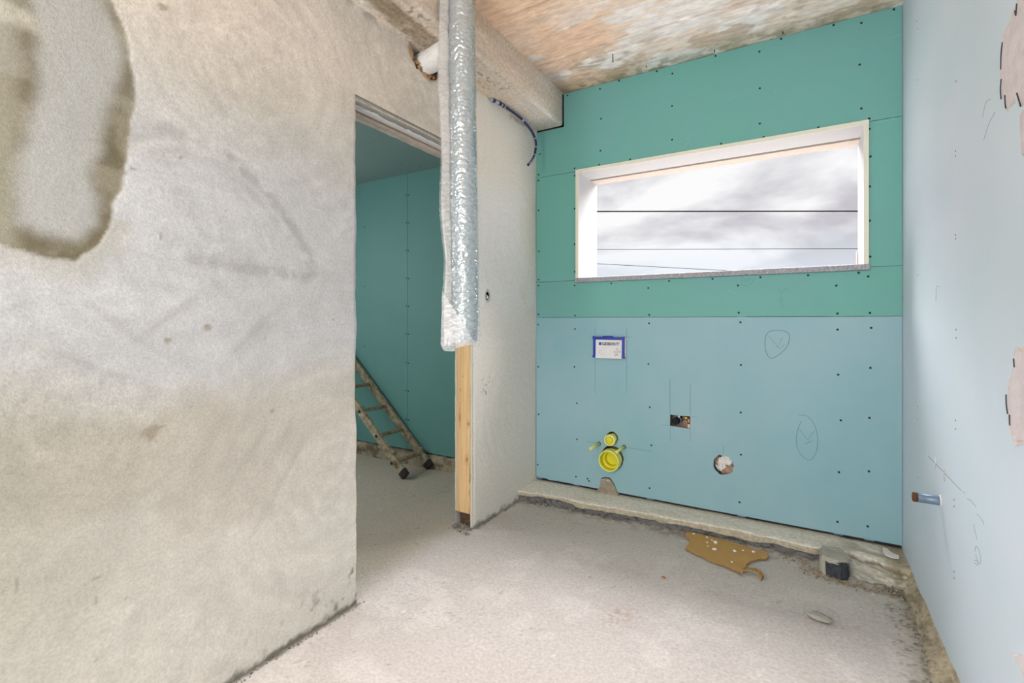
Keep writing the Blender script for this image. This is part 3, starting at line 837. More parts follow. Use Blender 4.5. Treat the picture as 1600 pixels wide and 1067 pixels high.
# dark strips that paint shade into the board gaps; studs seen through holes
bm = bmesh.new()
bm_box(bm, xl, xr, YB + 0.02, YB + 0.03, 0.060, 0.10)
bm_box(bm, -1.42, -1.35, YB + 0.014, YB + 0.02, 2.46, ZC)
bm_box(bm, XL, -1.35, YB + 0.014, YB + 0.02, 2.46, 2.53)
bm_box(bm, xl, xr, YB + 0.02, YB + 0.03, 2.70, ZC)
link('shadow_gap', bm_mesh('shadow_gap', bm), M['dark_gap'], wb)
for xs in (-1.57, -1.29, -0.80, -0.285, 0.17, 0.30):
    link('metal_stud', box_mesh('metal_stud', xs - 0.02, xs + 0.02, YB + 0.0128, YB + 0.06, 0.07, zj2 + 0.2), M['steel_blue'], wb)
scr_me = lathe_mesh('screw', [(0.0058, 0.0), (0.0058, 0.0006), (0.0034, 0.0010), (0.0012, 0.0004)], 10)
scr_me.materials.append(M['screw'])
def screw(x, z, parent):
    o = bpy.data.objects.new('screw', scr_me)
    col.objects.link(o)
    o.parent = parent
    o.location = (x, YB, z)
scr_up = [(-1.349, 2.700), (-1.119, 2.687), (-0.992, 2.708), (-1.112, 2.491), (-0.663, 2.472), (-0.663, 2.269), (-0.191, 2.463), (-0.191, 2.268), (0.266, 2.249), (0.298, 2.191), (0.299, 2.139), (0.303, 2.0), (0.3, 1.85), (0.3, 1.679), (0.302, 1.499), (0.294, 1.4), (0.255, 1.420), (0.037, 1.418), (0.161, 1.359), (-0.188, 1.418), (-0.301, 1.377), (-0.435, 1.420), (-0.68, 1.418), (-0.806, 1.38), (-1.043, 1.418), (-1.298, 1.414), (-1.298, 1.506), (-1.298, 1.691), (-1.298, 1.929), (-1.298, 2.149), (-1.298, 2.199), (-1.56, 2.34), (-1.57, 2.198), (-1.57, 2.157), (-1.57, 1.948), (-1.566, 1.662), (-1.57, 1.465), (-1.57, 1.423), (-1.57, 1.222), (-1.294, 1.213), (-0.8, 1.214), (-0.297, 1.223), (0.166, 1.215), (0.301, 1.217), (-1.116, 2.284), (-1.124, 2.195), (-0.92, 2.194), (-0.389, 2.193), (-0.172, 2.190), (0.083, 2.190), (-0.419, 2.706), (-0.661, 2.667), (-0.193, 2.666), (-0.088, 2.706), (0.149, 2.706), (0.266, 2.68), (0.396, 2.706), (0.259, 2.472), (-0.754, 2.706)]
for x, z in scr_up:
    screw(x, z, bo['top'] if z > zt else (bo['band'] if z < zj1 else (bo['left'] if x < -1 else bo['right'])))
scr_lo = [(-1.572, 1.151), (-1.295, 1.123), (-0.801, 1.162), (-0.288, 1.169), (-1.572, 0.856), (-1.299, 0.869), (-0.805, 0.911), (-0.286, 0.929), (-1.281, 0.626), (-0.796, 0.644), (-0.287, 0.661), (-1.57, 0.524), (-1.28, 0.386), (-0.787, 0.411), (-0.286, 0.424), (-1.576, 0.171), (-1.288, 0.135), (-0.798, 0.145), (-0.293, 0.155), (0.166, 1.132), (0.306, 1.142), (0.169, 0.9), (0.303, 0.942), (0.18, 0.666), (0.299, 0.691), (0.172, 0.399), (0.297, 0.423), (0.166, 0.142), (0.292, 0.146), (-1.205, 0.135), (-1.195, 0.122)]
for x, z in scr_lo:
    screw(x, z, bo['low'])
def smooth_line(pts, n=5, closed=False):
    P = [Vector(p) for p in pts]
    out = []
    m = len(P)
    rngk = range(m if closed else m - 1)
    for i in rngk:
        p0 = P[(i - 1) % m] if (closed or i > 0) else P[0]
        p1, p2 = P[i], P[(i + 1) % m]
        p3 = P[(i + 2) % m] if (closed or i + 2 < m) else P[-1]
        for k in range(n):
            t = k / n
            out.append(0.5 * ((2 * p1) + (p2 - p0) * t + (2 * p0 - 5 * p1 + 4 * p2 - p3) * t * t + (3 * p1 - p0 - 3 * p2 + p3) * t ** 3))
    out.append(P[0] if closed else P[-1])
    return [tuple(q) for q in out]
def mark(pts, parent, w=0.0028, mat='pencil', smooth=True, closed=False, plane='Y', fixed=YB):
    p = smooth_line(pts, 4, closed) if smooth else pts
    return link('pencil_mark', ribbon_mesh('pencil_mark', p, w, fixed, plane), M[mat], parent)
lowb = bo['low']
mark([(-0.161, 1.094), (-0.141, 1.12), (-0.101, 1.126), (-0.061, 1.117), (-0.048, 1.089), (-0.061, 1.037), (-0.095, 0.997), (-0.13, 0.973), (-0.153, 0.988), (-0.166, 1.041)], lowb, 0.003, closed=True)
mark([(-0.147, 1.091), (-0.102, 1.037), (-0.084, 1.084)], lowb, 0.0022, smooth=False)
mark([(-0.112, 1.036), (-0.089, 1.027), (-0.075, 1.05)], lowb, 0.0018, smooth=False)
mark([(-0.006, 0.674), (0.027, 0.674), (0.06, 0.642), (0.079, 0.569), (0.074, 0.493), (0.049, 0.445), (0.016, 0.453), (-0.011, 0.494), (-0.017, 0.557), (-0.006, 0.61), (0.005, 0.643)], lowb, 0.0022)
mark([(-0.003, 0.597), (0.035, 0.547), (0.063, 0.598)], lowb, 0.002, smooth=False)
mark([(0.022, 0.521), (0.052, 0.546)], lowb, 0.002, smooth=False)
mark([(-1.152, 1.132), (-1.152, 1.08)], lowb, 0.0016, smooth=False)
mark([(-1.152, 0.93), (-1.152, 0.70)], lowb, 0.0018, smooth=False)
mark([(-0.942, 1.133), (-0.942, 0.717)], lowb, 0.0018, smooth=False)
mark([(-0.945, 1.076), (-0.90, 1.077)], lowb, 0.0014, smooth=False)
mark([(-0.675, 0.826), (-0.675, 0.614)], lowb, 0.0022, smooth=False)
mark([(-0.674, 0.537), (-0.674, 0.447)], lowb, 0.0016, smooth=False)
mark([(-0.559, 0.803), (-0.558, 0.616)], lowb, 0.0022, smooth=False)
mark([(-0.558, 0.534), (-0.558, 0.462)], lowb, 0.0016, smooth=False)
mark([(-0.72, 0.545), (-0.68, 0.543)], lowb, 0.0014, smooth=False)
mark([(-0.555, 0.611), (-0.52, 0.612)], lowb, 0.0014, smooth=False)
mark([(-1.21, 0.380), (-1.142, 0.378)], lowb, 0.0022, smooth=False)
mark([(-0.944, 0.377), (-0.79, 0.372)], lowb, 0.0018, smooth=False)
mark([(-0.378, 0.458), (-0.378, 0.420)], lowb, 0.0022, smooth=False)
bandb = bo['band']
mark([(-0.272, 1.425), (-0.279, 1.407), (-0.282, 1.388), (-0.272, 1.375), (-0.255, 1.373), (-0.235, 1.383), (-0.224, 1.398), (-0.218, 1.413)], bandb, 0.0014)
mark([(-0.269, 1.409), (-0.258, 1.412), (-0.262, 1.404), (-0.257, 1.399), (-0.263, 1.395)], bandb, 0.0016, smooth=False)
mark([(-0.251, 1.415), (-0.246, 1.419), (-0.246, 1.412), (-0.251, 1.405), (-0.245, 1.405)], bandb, 0.0016, smooth=False)
mark([(-0.240, 1.413), (-0.236, 1.415), (-0.236, 1.411), (-0.240, 1.413)], bandb, 0.0014, smooth=False)
mark([(-0.098, 1.356), (-0.093, 1.332), (-0.077, 1.342), (-0.068, 1.355), (-0.066, 1.340), (-0.057, 1.358)], bandb, 0.0012)
mark([(-0.086, 1.313), (-0.084, 1.277)], bandb, 0.0016, smooth=False)
mark([(-0.097, 1.300), (-0.092, 1.253), (-0.080, 1.251), (-0.074, 1.265)], bandb, 0.0013)
# chalky scuffs on the green sheets
for (pts, par) in [([(-0.60, 2.20), (-0.57, 2.235), (-0.55, 2.26)], 'top'), ([(-0.585, 2.255), (-0.545, 2.285)], 'top'), ([(-0.34, 2.44), (-0.31, 2.455)], 'top'), ([(-0.125, 2.41), (-0.11, 2.44)], 'top'), ([(0.36, 2.565), (0.425, 2.575)], 'top'), ([(-0.36, 1.36), (-0.33, 1.345), (-0.31, 1.325)], 'band'), ([(0.33, 2.165), (0.40, 2.17)], 'right')]:
    link('scuff', ribbon_mesh('scuff', smooth_line(pts, 4), 0.004, YB, 'Y', 0.0004), M['scuff'], bo[par])
# cement plug that fills the notch at the foot of the blue sheet
bm = bmesh.new()
pl = [(-1.14, 0.064), (-1.118, 0.10), (-1.108, 0.150), (-1.085, 0.160), (-1.056, 0.162), (-1.038, 0.145), (-1.02, 0.120), (-1.003, 0.090), (-0.99, 0.064)]
fr_ = [bm.verts.new((x, YB - 0.004 - 0.012 * (1 if z < 0.07 else 0), z)) for x, z in pl]
bk_ = [bm.verts.new((x, YB + 0.03, z)) for x, z in pl]
bm.faces.new(fr_)
for i in range(len(pl)):
    bm.faces.new((fr_[i], fr_[(i + 1) % len(pl)], bk_[(i + 1) % len(pl)], bk_[i]))
link('cement_plug', bm_mesh('cement_plug', bm), M['cement_brown'], wb)
for (a, b, r0) in [(-1.10, 0.148, 0.009), (-1.065, 0.150, 0.012), (-1.053, 0.147, 0.008)]:
    bm = bmesh.new()
    rock_bm(bm, (a, YB - 0.004, b), r0, rng, 0.4)
    link('gypsum_crumb', bm_mesh('gypsum_crumb', bm), M['crumb'], wb)

# ------------------------------------------------------------------ window opening
win = empty('window_1', (0.5 * (WX0 + WX1), YB, WZ0), 'wide unglazed window opening lined in white with a stone sill', 'window', kind='structure')
YO = 3.34
e = 0.011
def wpart(name, x0, x1, y0, y1, z0, z1, mat, bev=0.0):
    return link(name, box_mesh(name, x0, x1, y0, y1, z0, z1, bev), M[mat], win)
wpart('head_lining', WX0, WX1, YB - 0.006, 3.215, WZ1, WZ1 + e, 'lining')
wpart('side_lining', WX0 - e, WX0, YB - 0.006, 3.345, WZ0, WZ1, 'lining')
wpart('side_lining', WX1, WX1 + e, YB - 0.006, 3.345, WZ0, WZ1, 'lining')
wpart('head_edge_strip', WX0 - e - 0.004, WX1 + e + 0.004, YB - 0.010, YB - 0.0062, WZ1 - 0.008, WZ1 + e + 0.003, 'cream_edge')
wpart('side_edge_strip', WX0 - e - 0.004, WX0 + 0.006, YB - 0.010, YB - 0.0062, WZ0, WZ1 - 0.0085, 'cream_edge')
wpart('side_edge_strip', WX1 - 0.006, WX1 + e + 0.004, YB - 0.010, YB - 0.0062, WZ0, WZ1 - 0.0085, 'cream_edge')
wpart('head_groove', WX0, WX1, 3.214, 3.241, WZ1 + 0.010, WZ1 + 0.016, 'dark_gap')
wpart('outer_lintel', WX0, WX1, 3.240, YO + 0.005, WZ1 - 0.003, WZ1 + 0.014, 'pink_render')
wpart('sill', WX0 - 0.018, WX1 + 0.020, YB - 0.018, YO + 0.02, WZ0 - 0.030, WZ0, 'stone_sill', 0.003)
# thin batten left standing in the far right corner of the reveal
b_ = wpart('foam_batten', WX1 - 0.008, WX1 - 0.0005, 3.325, 3.345, WZ0 + 0.001, WZ0 + 0.105, 'strip_beige')

# ------------------------------------------------------------------ pale board wall on the right
wrb = link('wall_right', poly_mesh('wall_right', [(YR, 0.0), (YB + 0.012, 0.0), (YB + 0.012, ZC), (YR, ZC)], [], XR, 0.05, 'X'), M['board_pale'])
tag(wrb, 'pale blue plasterboard wall with torn paper facing', 'wall', kind='structure')
rs_me = lathe_mesh('screw', [(0.0034, 0.0), (0.0034, 0.0005), (0.0016, 0.0008), (0.0008, 0.0003)], 8)
for v in rs_me.vertices:
    a, b, c3 = v.co
    v.co = (b, a, c3)
rs_me.materials.append(M['screw'])
for (y, z) in [(2.06, 1.945), (2.068, 1.724), (2.068, 1.709), (2.068, 1.454), (2.068, 1.442), (2.06, 1.149), (2.06, 1.123), (2.068, 0.857), (2.068, 0.83), (2.083, 0.597), (2.083, 0.576), (2.083, 0.364), (2.083, 0.343), (2.662, 2.458), (2.649, 2.418), (2.649, 2.201), (2.649, 1.371), (2.649, 0.814), (2.649, 0.759), (2.649, 0.512)]:
    o = bpy.data.objects.new('screw', rs_me)
    col.objects.link(o)
    o.parent = wrb
    o.location = (XR, y, z)
def rmark(pts, w=0.002, mat='pencil_grey', smooth=True):
    return mark(pts, wrb, w, mat, smooth, plane='X', fixed=XR)
rmark([(2.455, 0.650), (2.35, 0.650), (2.20, 0.651), (2.00, 0.651)], 0.0024, smooth=False)
rmark([(1.99, 0.653), (1.96, 0.655)], 0.0014, smooth=False)
rmark([(1.94, 0.646), (1.90, 0.652), (1.855, 0.648)], 0.0018)
rmark([(1.852, 0.630), (1.81, 0.632), (1.786, 0.624)], 0.0014)
rmark([(1.879, 0.591), (1.846, 0.560)], 0.0012, smooth=False)
rmark([(1.86, 0.512), (1.83, 0.500), (1.815, 0.512), (1.825, 0.535), (1.855, 0.538), (1.865, 0.520)], 0.0016)
rmark([(1.868, 0.492), (1.845, 0.500), (1.84, 0.49), (1.87, 0.484)], 0.0016)
rmark([(1.80, 1.735), (1.77, 1.765), (1.73, 1.758)], 0.0014)
rmark([(1.79, 1.67), (1.745, 1.70), (1.70, 1.713)], 0.0014)
rmark([(2.33, 1.25), (2.32, 1.30), (2.29, 1.302), (2.27, 1.297)], 0.0014)
for (y, z, r0, m_) in [(2.333, 0.661, 0.012, 'crumb'), (2.205, 0.653, 0.012, 'torn_paper'), (2.333, 0.640, 0.007, 'torn_paper'), (2.205, 0.632, 0.009, 'torn_paper')]:
    bm = bmesh.new()
    rock_bm(bm, (XR - 0.001, y, z), r0, rng, 1.3)
    for v in bm.verts:
        v.co.x = XR - 0.001 + (v.co.x - XR) * 0.15
    link('paper_chip', bm_mesh('paper_chip', bm), M[m_], wrb)
# torn facing paper: thin ragged sheets of the bared core, curled lips at the edges
def rag_line(pts, n, amp, seed):
    r = random.Random(seed)
    out = []
    for (a, b), (c2, d2) in zip(pts, pts[1:] + pts[:1]):
        for i in range(n):
            t = i / n
            out.append((a + (c2 - a) * t + r.uniform(-amp, amp), b + (d2 - b) * t + r.uniform(-amp, amp)))
    return out
def torn(pts, seed, lip=0.017):
    core_ = rag_line(pts, 4, 0.0022, seed)
    cyy = sum(p[0] for p in core_) / len(core_); czz = sum(p[1] for p in core_) / len(core_)
    outer = [(a + (a - cyy) / max(1e-6, math.hypot(a - cyy, b - czz)) * lip * random.Random(seed + i).uniform(0.3, 1.0), b + (b - czz) / max(1e-6, math.hypot(a - cyy, b - czz)) * lip * random.Random(seed + i + 50).uniform(0.3, 1.0)) for i, (a, b) in enumerate(core_)]
    p = link('torn_patch', poly_mesh('torn_patch', outer, [], XR - 0.0012, 0.0012, 'X'), M['torn_edge'], wrb)
    q = link('torn_core', poly_mesh('torn_core', core_, [], XR - 0.0022, 0.001, 'X'), M['torn_paper'], wrb)
torn([(1.545, 2.20), (1.556, 2.02), (1.548, 1.90), (1.600, 1.885), (1.632, 1.868), (1.648, 1.82), (1.645, 1.75), (1.622, 1.715), (1.612, 1.692), (1.578, 1.69), (1.548, 1.71), (1.528, 1.67), (1.40, 1.62), (1.30, 1.9), (1.35, 2.2)], 5)
torn([(1.530, 1.645), (1.528, 1.60), (1.522, 1.552), (1.49, 1.55), (1.48, 1.645)], 15, 0.004)
torn([(1.558, 1.105), (1.567, 1.065), (1.588, 1.03), (1.606, 0.98), (1.598, 0.935), (1.562, 0.900), (1.50, 0.912), (1.42, 0.95), (1.42, 1.08), (1.50, 1.11)], 25)
torn([(1.586, 0.392), (1.56, 0.402), (1.514, 0.428), (1.44, 0.44), (1.46, 0.36), (1.53, 0.392)], 35, 0.004)
for pts in ([(1.637, 1.862), (1.646, 1.835), (1.648, 1.80)], [(1.645, 1.775), (1.650, 1.75), (1.645, 1.725)], [(1.62, 1.725), (1.617, 1.70), (1.612, 1.69)], [(1.545, 1.70), (1.53, 1.675), (1.522, 1.66)], [(1.612, 1.00), (1.610, 0.975), (1.602, 0.955)], [(1.59, 0.955), (1.588, 0.93)], [(1.564, 1.09), (1.56, 1.07)], [(1.556, 1.895), (1.55, 1.88), (1.545, 1.905)]):
    link('curled_lip', ribbon_mesh('curled_lip', smooth_line(pts, 3), 0.0020, XR - 0.0022, 'X', 0.002), M['ink'], wrb)

# ------------------------------------------------------------------ unseen shell: rear wall with an opening added for the fill light, side room
bm = bmesh.new()
for (a, b, z0, z1) in ((XH, -1.56, 0, ZC), (-0.20, XR + 0.1, 0, ZC), (-1.56, -0.20, 2.42, ZC), (-1.56, -0.20, 0, 0.18)):
    bm_box(bm, a, b, YR - 0.12, YR, z0, z1)
o = link('wall_rear', bm_mesh('wall_rear', bm), M['gypsum'])
tag(o, 'plain plastered wall behind the camera with a wide opening added for the fill light', 'wall', kind='structure')
bm = bmesh.new()
for (a, b, z0, z1) in ((YR, 0.8, 0, ZC), (1.9, YB + 0.3, 0, ZC), (0.8, 1.9, 0, 1.2), (0.8, 1.9, 2.3, ZC)):
    bm_box(bm, XF - 0.12, XF, a, b, z0, z1)
o = link('wall_hall_side', bm_mesh('wall_hall_side', bm), M['gypsum'])
tag(o, 'hidden end wall of the side room with its own window', 'wall', kind='structure')
bm = bmesh.new()
bm_box(bm, XF, XH, YR - 0.12, YR, 0, ZC)
o = link('wall_hall_rear', bm_mesh('wall_hall_rear', bm), M['gypsum'])
tag(o, 'hidden rear wall of the side room', 'wall', kind='structure')
hb = bpy.data.objects.new('wall_hall_back', None)
col.objects.link(hb)
tag(hb, 'teal plasterboard wall seen through the doorway', 'wall', kind='structure')
JX = -2.794
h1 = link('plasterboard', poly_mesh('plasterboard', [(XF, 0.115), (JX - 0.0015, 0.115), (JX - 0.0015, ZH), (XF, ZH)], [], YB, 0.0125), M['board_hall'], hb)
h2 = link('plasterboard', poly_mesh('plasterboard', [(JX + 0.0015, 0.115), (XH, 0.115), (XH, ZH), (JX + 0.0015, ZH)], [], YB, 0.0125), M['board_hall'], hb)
link('joint_shadow', box_mesh('joint_shadow', JX - 0.01, JX + 0.01, YB + 0.014, YB + 0.02, 0.1, ZH), M['dark_gap'], hb)
for z in (0.36, 0.60, 0.83, 1.07, 1.30, 1.53, 1.76, 1.99, 2.22):
    screw(JX - 0.013, z, h1)
    screw(JX + 0.014, z - 0.004, h2)
for z in (0.42, 0.95, 1.48, 2.0):
    screw(-3.30, z, h1)
    screw(-2.28, z + 0.05, h2)
hc = bpy.data.objects.new('ceiling_hall', None)
col.objects.link(hc)
tag(hc, 'dark green plasterboard ceiling seen through the doorway', 'ceiling', kind='structure')
cb = link('plasterboard', poly_mesh('plasterboard', [(XF, YR), (XH, YR), (XH, YB), (XF, YB)], [], ZH + 0.0125, 0.0125, 'Z'), M['board_hall_ceiling'], hc)
cs_me = lathe_mesh('screw', [(0.0048, 0.0), (0.0048, 0.0006), (0.0030, 0.0010), (0.0012, 0.0004)], 10)
for v in cs_me.vertices:
    a, b, c3 = v.co
    v.co = (a, c3, b)
cs_me.materials.append(M['screw'])
for (x, y) in [(-2.55, 2.35), (-2.65, 2.78), (-2.26, 2.55), (-2.25, 2.1), (-2.95, 2.5), (-2.1, 2.9), (-2.6, 2.93), (-2.35, 2.95)]:
    o = bpy.data.objects.new('screw', cs_me)
    col.objects.link(o)
    o.parent = cb
    o.location = (x, y, ZH)
# kicker of rough concrete under the side room's boards
gx = seg(XF, XH, 0.012)
prof = [(3.05, 0.105), (2.992, 0.105), (2.984, 0.10), (2.981, 0.08), (2.980, 0.06), (2.980, 0.04), (2.978, 0.02), (2.975, -0.01)]
S, X = np.meshgrid(np.arange(len(prof)), gx, indexing='ij')
pr = np.array(prof)
yy = pr[S, 0] + (fbm(X * 20, S * 0.7, 401, 4) - 0.5) * 0.018 * (S > 1)
zz = pr[S, 1]
c = np.zeros(S.shape + (3,)) + np.array((0.36, 0.31, 0.22))
c = mixc(c, (0.14, 0.12, 0.085), sst(0.45, 0.62, fbm(X * 14, S * 0.6, 403, 4)) * 0.9)
o = link('baseboard_hall', np_mesh('baseboard_hall', np.stack([X, yy, zz], -1).reshape(-1, 3), grid_faces(len(prof), len(gx)), c.reshape(-1, 3)), M['concrete'])
tag(o, 'rough brown concrete kicker under the teal wall beyond the doorway', 'kerb', kind='structure')

# ------------------------------------------------------------------ concrete ledge at the foot of the green wall
gx = seg(XL - 0.01, XR + 0.01, 0.006)
prof_t = np.concatenate([np.linspace(0, 1, 16), 1 + np.linspace(0.05, 1, 22)])
S, X = np.meshgrid(prof_t, gx, indexing='ij')
yf = np.interp(X, [-1.6, -1.3, -1.15, -0.9, -0.6, -0.4, 0.05, 0.12, 0.24, 0.32, 0.44], [2.742, 2.785, 2.765, 2.80, 2.805, 2.825, 2.812, 2.82, 2.855, 2.83, 2.79])
yf = yf + (fbm(X * 18, X * 0, 411, 4) - 0.5) * 0.022
brk = sst(0.14, 0.24, X)                       # broken end by the pale wall
zt_ = 0.064 + (fbm(X * 5, S * 3, 413, 3) - 0.5) * 0.004 - brk * 0.010 * fbm(X * 14, S * 6, 415, 3)
lip = 0.50 + 0.45 * (fbm(X * 9, X * 0 + 4, 417, 4) - 0.5) - 0.18 * sst(-1.0, -1.5, X)   # how far down the proud upper course reaches
f = np.clip(S - 1, 0, 1)
rec = sst(lip - 0.04, lip + 0.04, f)
Yl = np.where(S <= 1, 3.04 + (yf - 3.04) * S, yf + rec * 0.016 + (fbm(X * 30, f * 6, 419, 3) - 0.5) * 0.010)
Zl = np.where(S <= 1, zt_ - 0.004 * sst(0.85, 1.0, S), zt_ - 0.004 - f * 0.075)
# right end slopes to the floor as a crumbled fillet
yfl = 2.665 + (fbm(X * 16, X * 0 + 8, 421, 3) - 0.5) * 0.04
Yl = np.where(S > 1, Yl * (1 - brk) + brk * (yf + (yfl - yf) * f), Yl)
fil = zt_ - 0.004 - 0.055 * (0.55 * f + 0.35 * sst(0.0, 0.25, f) + 0.25 * f ** 4) + (fbm(X * 38, f * 10, 423, 4, 0.65) - 0.5) * 0.022
Zl = np.where(S > 1, Zl * (1 - brk) + brk * fil, Zl)
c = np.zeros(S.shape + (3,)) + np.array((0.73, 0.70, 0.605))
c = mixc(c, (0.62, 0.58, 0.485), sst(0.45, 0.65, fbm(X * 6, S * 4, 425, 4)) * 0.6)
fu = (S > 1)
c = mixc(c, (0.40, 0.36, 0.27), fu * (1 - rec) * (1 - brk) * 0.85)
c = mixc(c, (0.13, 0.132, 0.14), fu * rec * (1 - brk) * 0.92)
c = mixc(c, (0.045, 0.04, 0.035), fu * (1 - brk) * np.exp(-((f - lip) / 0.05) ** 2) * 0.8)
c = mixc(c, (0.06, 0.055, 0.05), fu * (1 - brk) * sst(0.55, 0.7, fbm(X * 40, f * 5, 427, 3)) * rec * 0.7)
c = mixc(c, (0.42, 0.38, 0.29), brk * sst(0.4, 0.65, fbm(X * 10, S * 4, 429, 4)) * 0.8)
c = mixc(c, (0.50, 0.49, 0.43), brk * np.exp(-(((X - 0.28) / 0.09) ** 2 + ((f - 0.55) / 0.3) ** 2)) * fu * 0.9)
c = mixc(c, (0.08, 0.07, 0.055), brk * sst(0.33, 0.41, X + 0.05 * (fbm(X * 30, f * 6, 431, 3) - 0.5)) * sst(0.45, 0.56, fbm(X * 34, S * 8, 433, 3)) * (S > 0.75) * 0.9)
crk = np.abs(f - 0.12 - 0.25 * (X - 0.2) - 0.18 * (fbm(X * 18, X * 0, 435, 4) - 0.5))
c = mixc(c, (0.07, 0.06, 0.045), brk * fu * sst(0.06, 0.0, crk) * 0.9)
Zl -= brk * fu * sst(0.06, 0.0, crk) * 0.010
crk2 = np.abs(f - 0.90 + 0.10 * (X - 0.2) - 0.14 * (fbm(X * 22, X * 0, 437, 4) - 0.5))
c = mixc(c, (0.07, 0.06, 0.045), brk * fu * sst(0.07, 0.0, crk2) * 0.85)
c = mixc(c, (0.34, 0.29, 0.20), brk * sst(0.30, 0.40, X) * 0.6)
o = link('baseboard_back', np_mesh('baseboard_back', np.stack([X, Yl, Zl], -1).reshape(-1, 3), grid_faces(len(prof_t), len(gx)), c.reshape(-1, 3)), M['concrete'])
tag(o, 'low concrete ledge with a broken front along the green wall', 'ledge', kind='structure')
# mortar fillet along the foot of the pale wall
gy = seg(1.2, 2.86, 0.008)
tt = np.linspace(0, 1, 12)
S, Y = np.meshgrid(tt, gy, indexing='ij')
wd_ = 0.030 + 0.035 * fbm(Y * 7, Y * 0, 441, 4) + 0.02 * sst(2.3, 2.1, Y)
ht_ = 0.045 + 0.02 * fbm(Y * 8, Y * 0 + 3, 443, 4)
Xf = XR + 0.001 - wd_ * S + (fbm(Y * 26, S * 5, 445, 3) - 0.5) * 0.008 * (S > 0)
Zf = ht_ * (1 - S) ** 1.3 + (fbm(Y * 30, S * 5, 447, 3) - 0.5) * 0.010 * (S < 0.95) - 0.004
c = np.zeros(S.shape + (3,)) + np.array((0.40, 0.345, 0.25))
c = mixc(c, (0.24, 0.20, 0.14), sst(0.45, 0.62, fbm(Y * 18, S * 3, 449, 4)) * 0.8)
c = mixc(c, (0.10, 0.085, 0.065), sst(0.60, 0.74, fbm(Y * 60, S * 9, 451, 4, 0.65)) * 0.6)
o = link('baseboard_right', np_mesh('baseboard_right', np.stack([Xf, Y, Zf], -1).reshape(-1, 3), grid_faces(len(tt), len(gy)), c.reshape(-1, 3)), M['concrete'])
tag(o, 'crumbly brown mortar fillet along the foot of the pale wall', 'mortar', kind='structure')

# ------------------------------------------------------------------ wrapped vertical pipe
PX, PY = -1.300, 1.751
pipe = empty('insulated_pipe', (PX, PY, 1.066), 'vertical duct wrapped in crinkled silver foil and plastic film before the doorway', 'pipe')
zz = seg(1.085, ZC + 0.02, 0.0032)
na = 110
an = np.linspace(0, 2 * PI, na, endpoint=False)
Zg, Ag = np.meshgrid(zz, an, indexing='ij')
def wrinkle(u, v, seed):
    a = fbm(u, v, seed, 3)
    return 1 - np.abs(2 * a - 1) * 1.8
r = 0.053 + 0.0058 * wrinkle(Ag * 2.0 + 3 * fbm(Ag * 1.2, Zg * 7, 503, 2), Zg * 80 + 3.0 * fbm(Ag * 2, Zg * 9, 505, 2), 501) * np.where(Zg < 2.5, 1, 0.6) + 0.003 * (fbm(Ag * 0.9, Zg * 5, 507, 3) - 0.5)
r = r * (1 - 0.08 * sst(1.20, 1.09, Zg))
lean = (2.25 - Zg) * 0.012          # hangs a little out of plumb
v = np.stack([PX + r * np.cos(Ag) + lean * 0.8593, PY + r * np.sin(Ag) + lean * 0.5115, Zg], -1).reshape(-1, 3)
i, j = np.meshgrid(np.arange(len(zz) - 1), np.arange(na), indexing='ij')
q = np.stack([i * na + j, i * na + (j + 1) % na, (i + 1) * na + (j + 1) % na, (i + 1) * na + j], -1).reshape(-1, 4)
foil = link('foil_sleeve', np_mesh('foil_sleeve', v, q), M['foil'], pipe)
# film bag: hull of the sleeve and of a loose fold that points to the doorway's near side
fd = Vector((-0.60, -0.80)).normalized()
zz = seg(1.066, ZC + 0.02, 0.0040)
ns = 150
ring = []
for z in zz:
    b = float(sst(1.30, 1.08, np.array(z)))          # loosens into a bag towards its lower end
    tip = 0.112 + 0.006 * math.sin(z * 9.0) - 0.018 * float(sst(1.25, 1.45, np.array(z))) * float(sst(1.75, 1.45, np.array(z))) + 0.004 * b
    r0 = 0.0615 + 0.006 * b
    r1 = 0.010 + 0.012 * b
    cl = 1.0
    if z < 1.085:                                      # drawn together at the very end
        cl = 0.90 + 0.10 * (z - 1.066) / 0.019
    d_ = tip - r1
    be = math.acos((r0 - r1) / d_)
    pts = []
    for k in range(60):
        t = be + (2 * PI - 2 * be) * k / 59
        pts.append((r0 * math.cos(t), r0 * math.sin(t)))
    for k in range(14):
        t = -be + 2 * be * k / 13
        pts.append((d_ + r1 * math.cos(t), r1 * math.sin(t)))
    pts = np.array(pts + [pts[0]])
    sl = np.concatenate([[0], np.cumsum(np.hypot(*np.diff(pts, axis=0).T))])
    u = np.linspace(0, sl[-1], ns, endpoint=False)
    ring.append(np.stack([np.interp(u, sl, pts[:, 0]), np.interp(u, sl, pts[:, 1])], -1) * cl)
ring = np.array(ring)
nx_ = np.roll(ring, -1, 1) - np.roll(ring, 1, 1)
nl = np.hypot(nx_[..., 0], nx_[..., 1])[..., None] + 1e-9
nrm = np.stack([nx_[..., 1], -nx_[..., 0]], -1) / nl
Zg, Kg = np.meshgrid(zz, np.arange(ns) / ns, indexing='ij')
dw = 0.0022 * wrinkle(Kg * 13 + 2 * fbm(Kg * 6, Zg * 6, 515, 2), Zg * 60 + 1.2 * fbm(Kg * 8, Zg * 9, 513, 2), 511) + 0.004 * (fbm(Kg * 6, Zg * 6, 517, 3) - 0.5) - 0.001
seam = np.abs(((Kg - 0.5 + 0.1) % 1.0) - 0.5)
ring = ring + nrm * dw[..., None]
wx = PX + ring[..., 0] * fd.x - ring[..., 1] * fd.y
wyy = PY + ring[..., 0] * fd.y + ring[..., 1] * fd.x
sag = np.where(Zg < 1.12, (0.010 * np.sin(Kg * 2 * PI * 2) - 0.012 * (ring[..., 0] > 0.06)) * sst(1.12, 1.066, Zg), 0)
lean = (2.25 - Zg) * 0.012
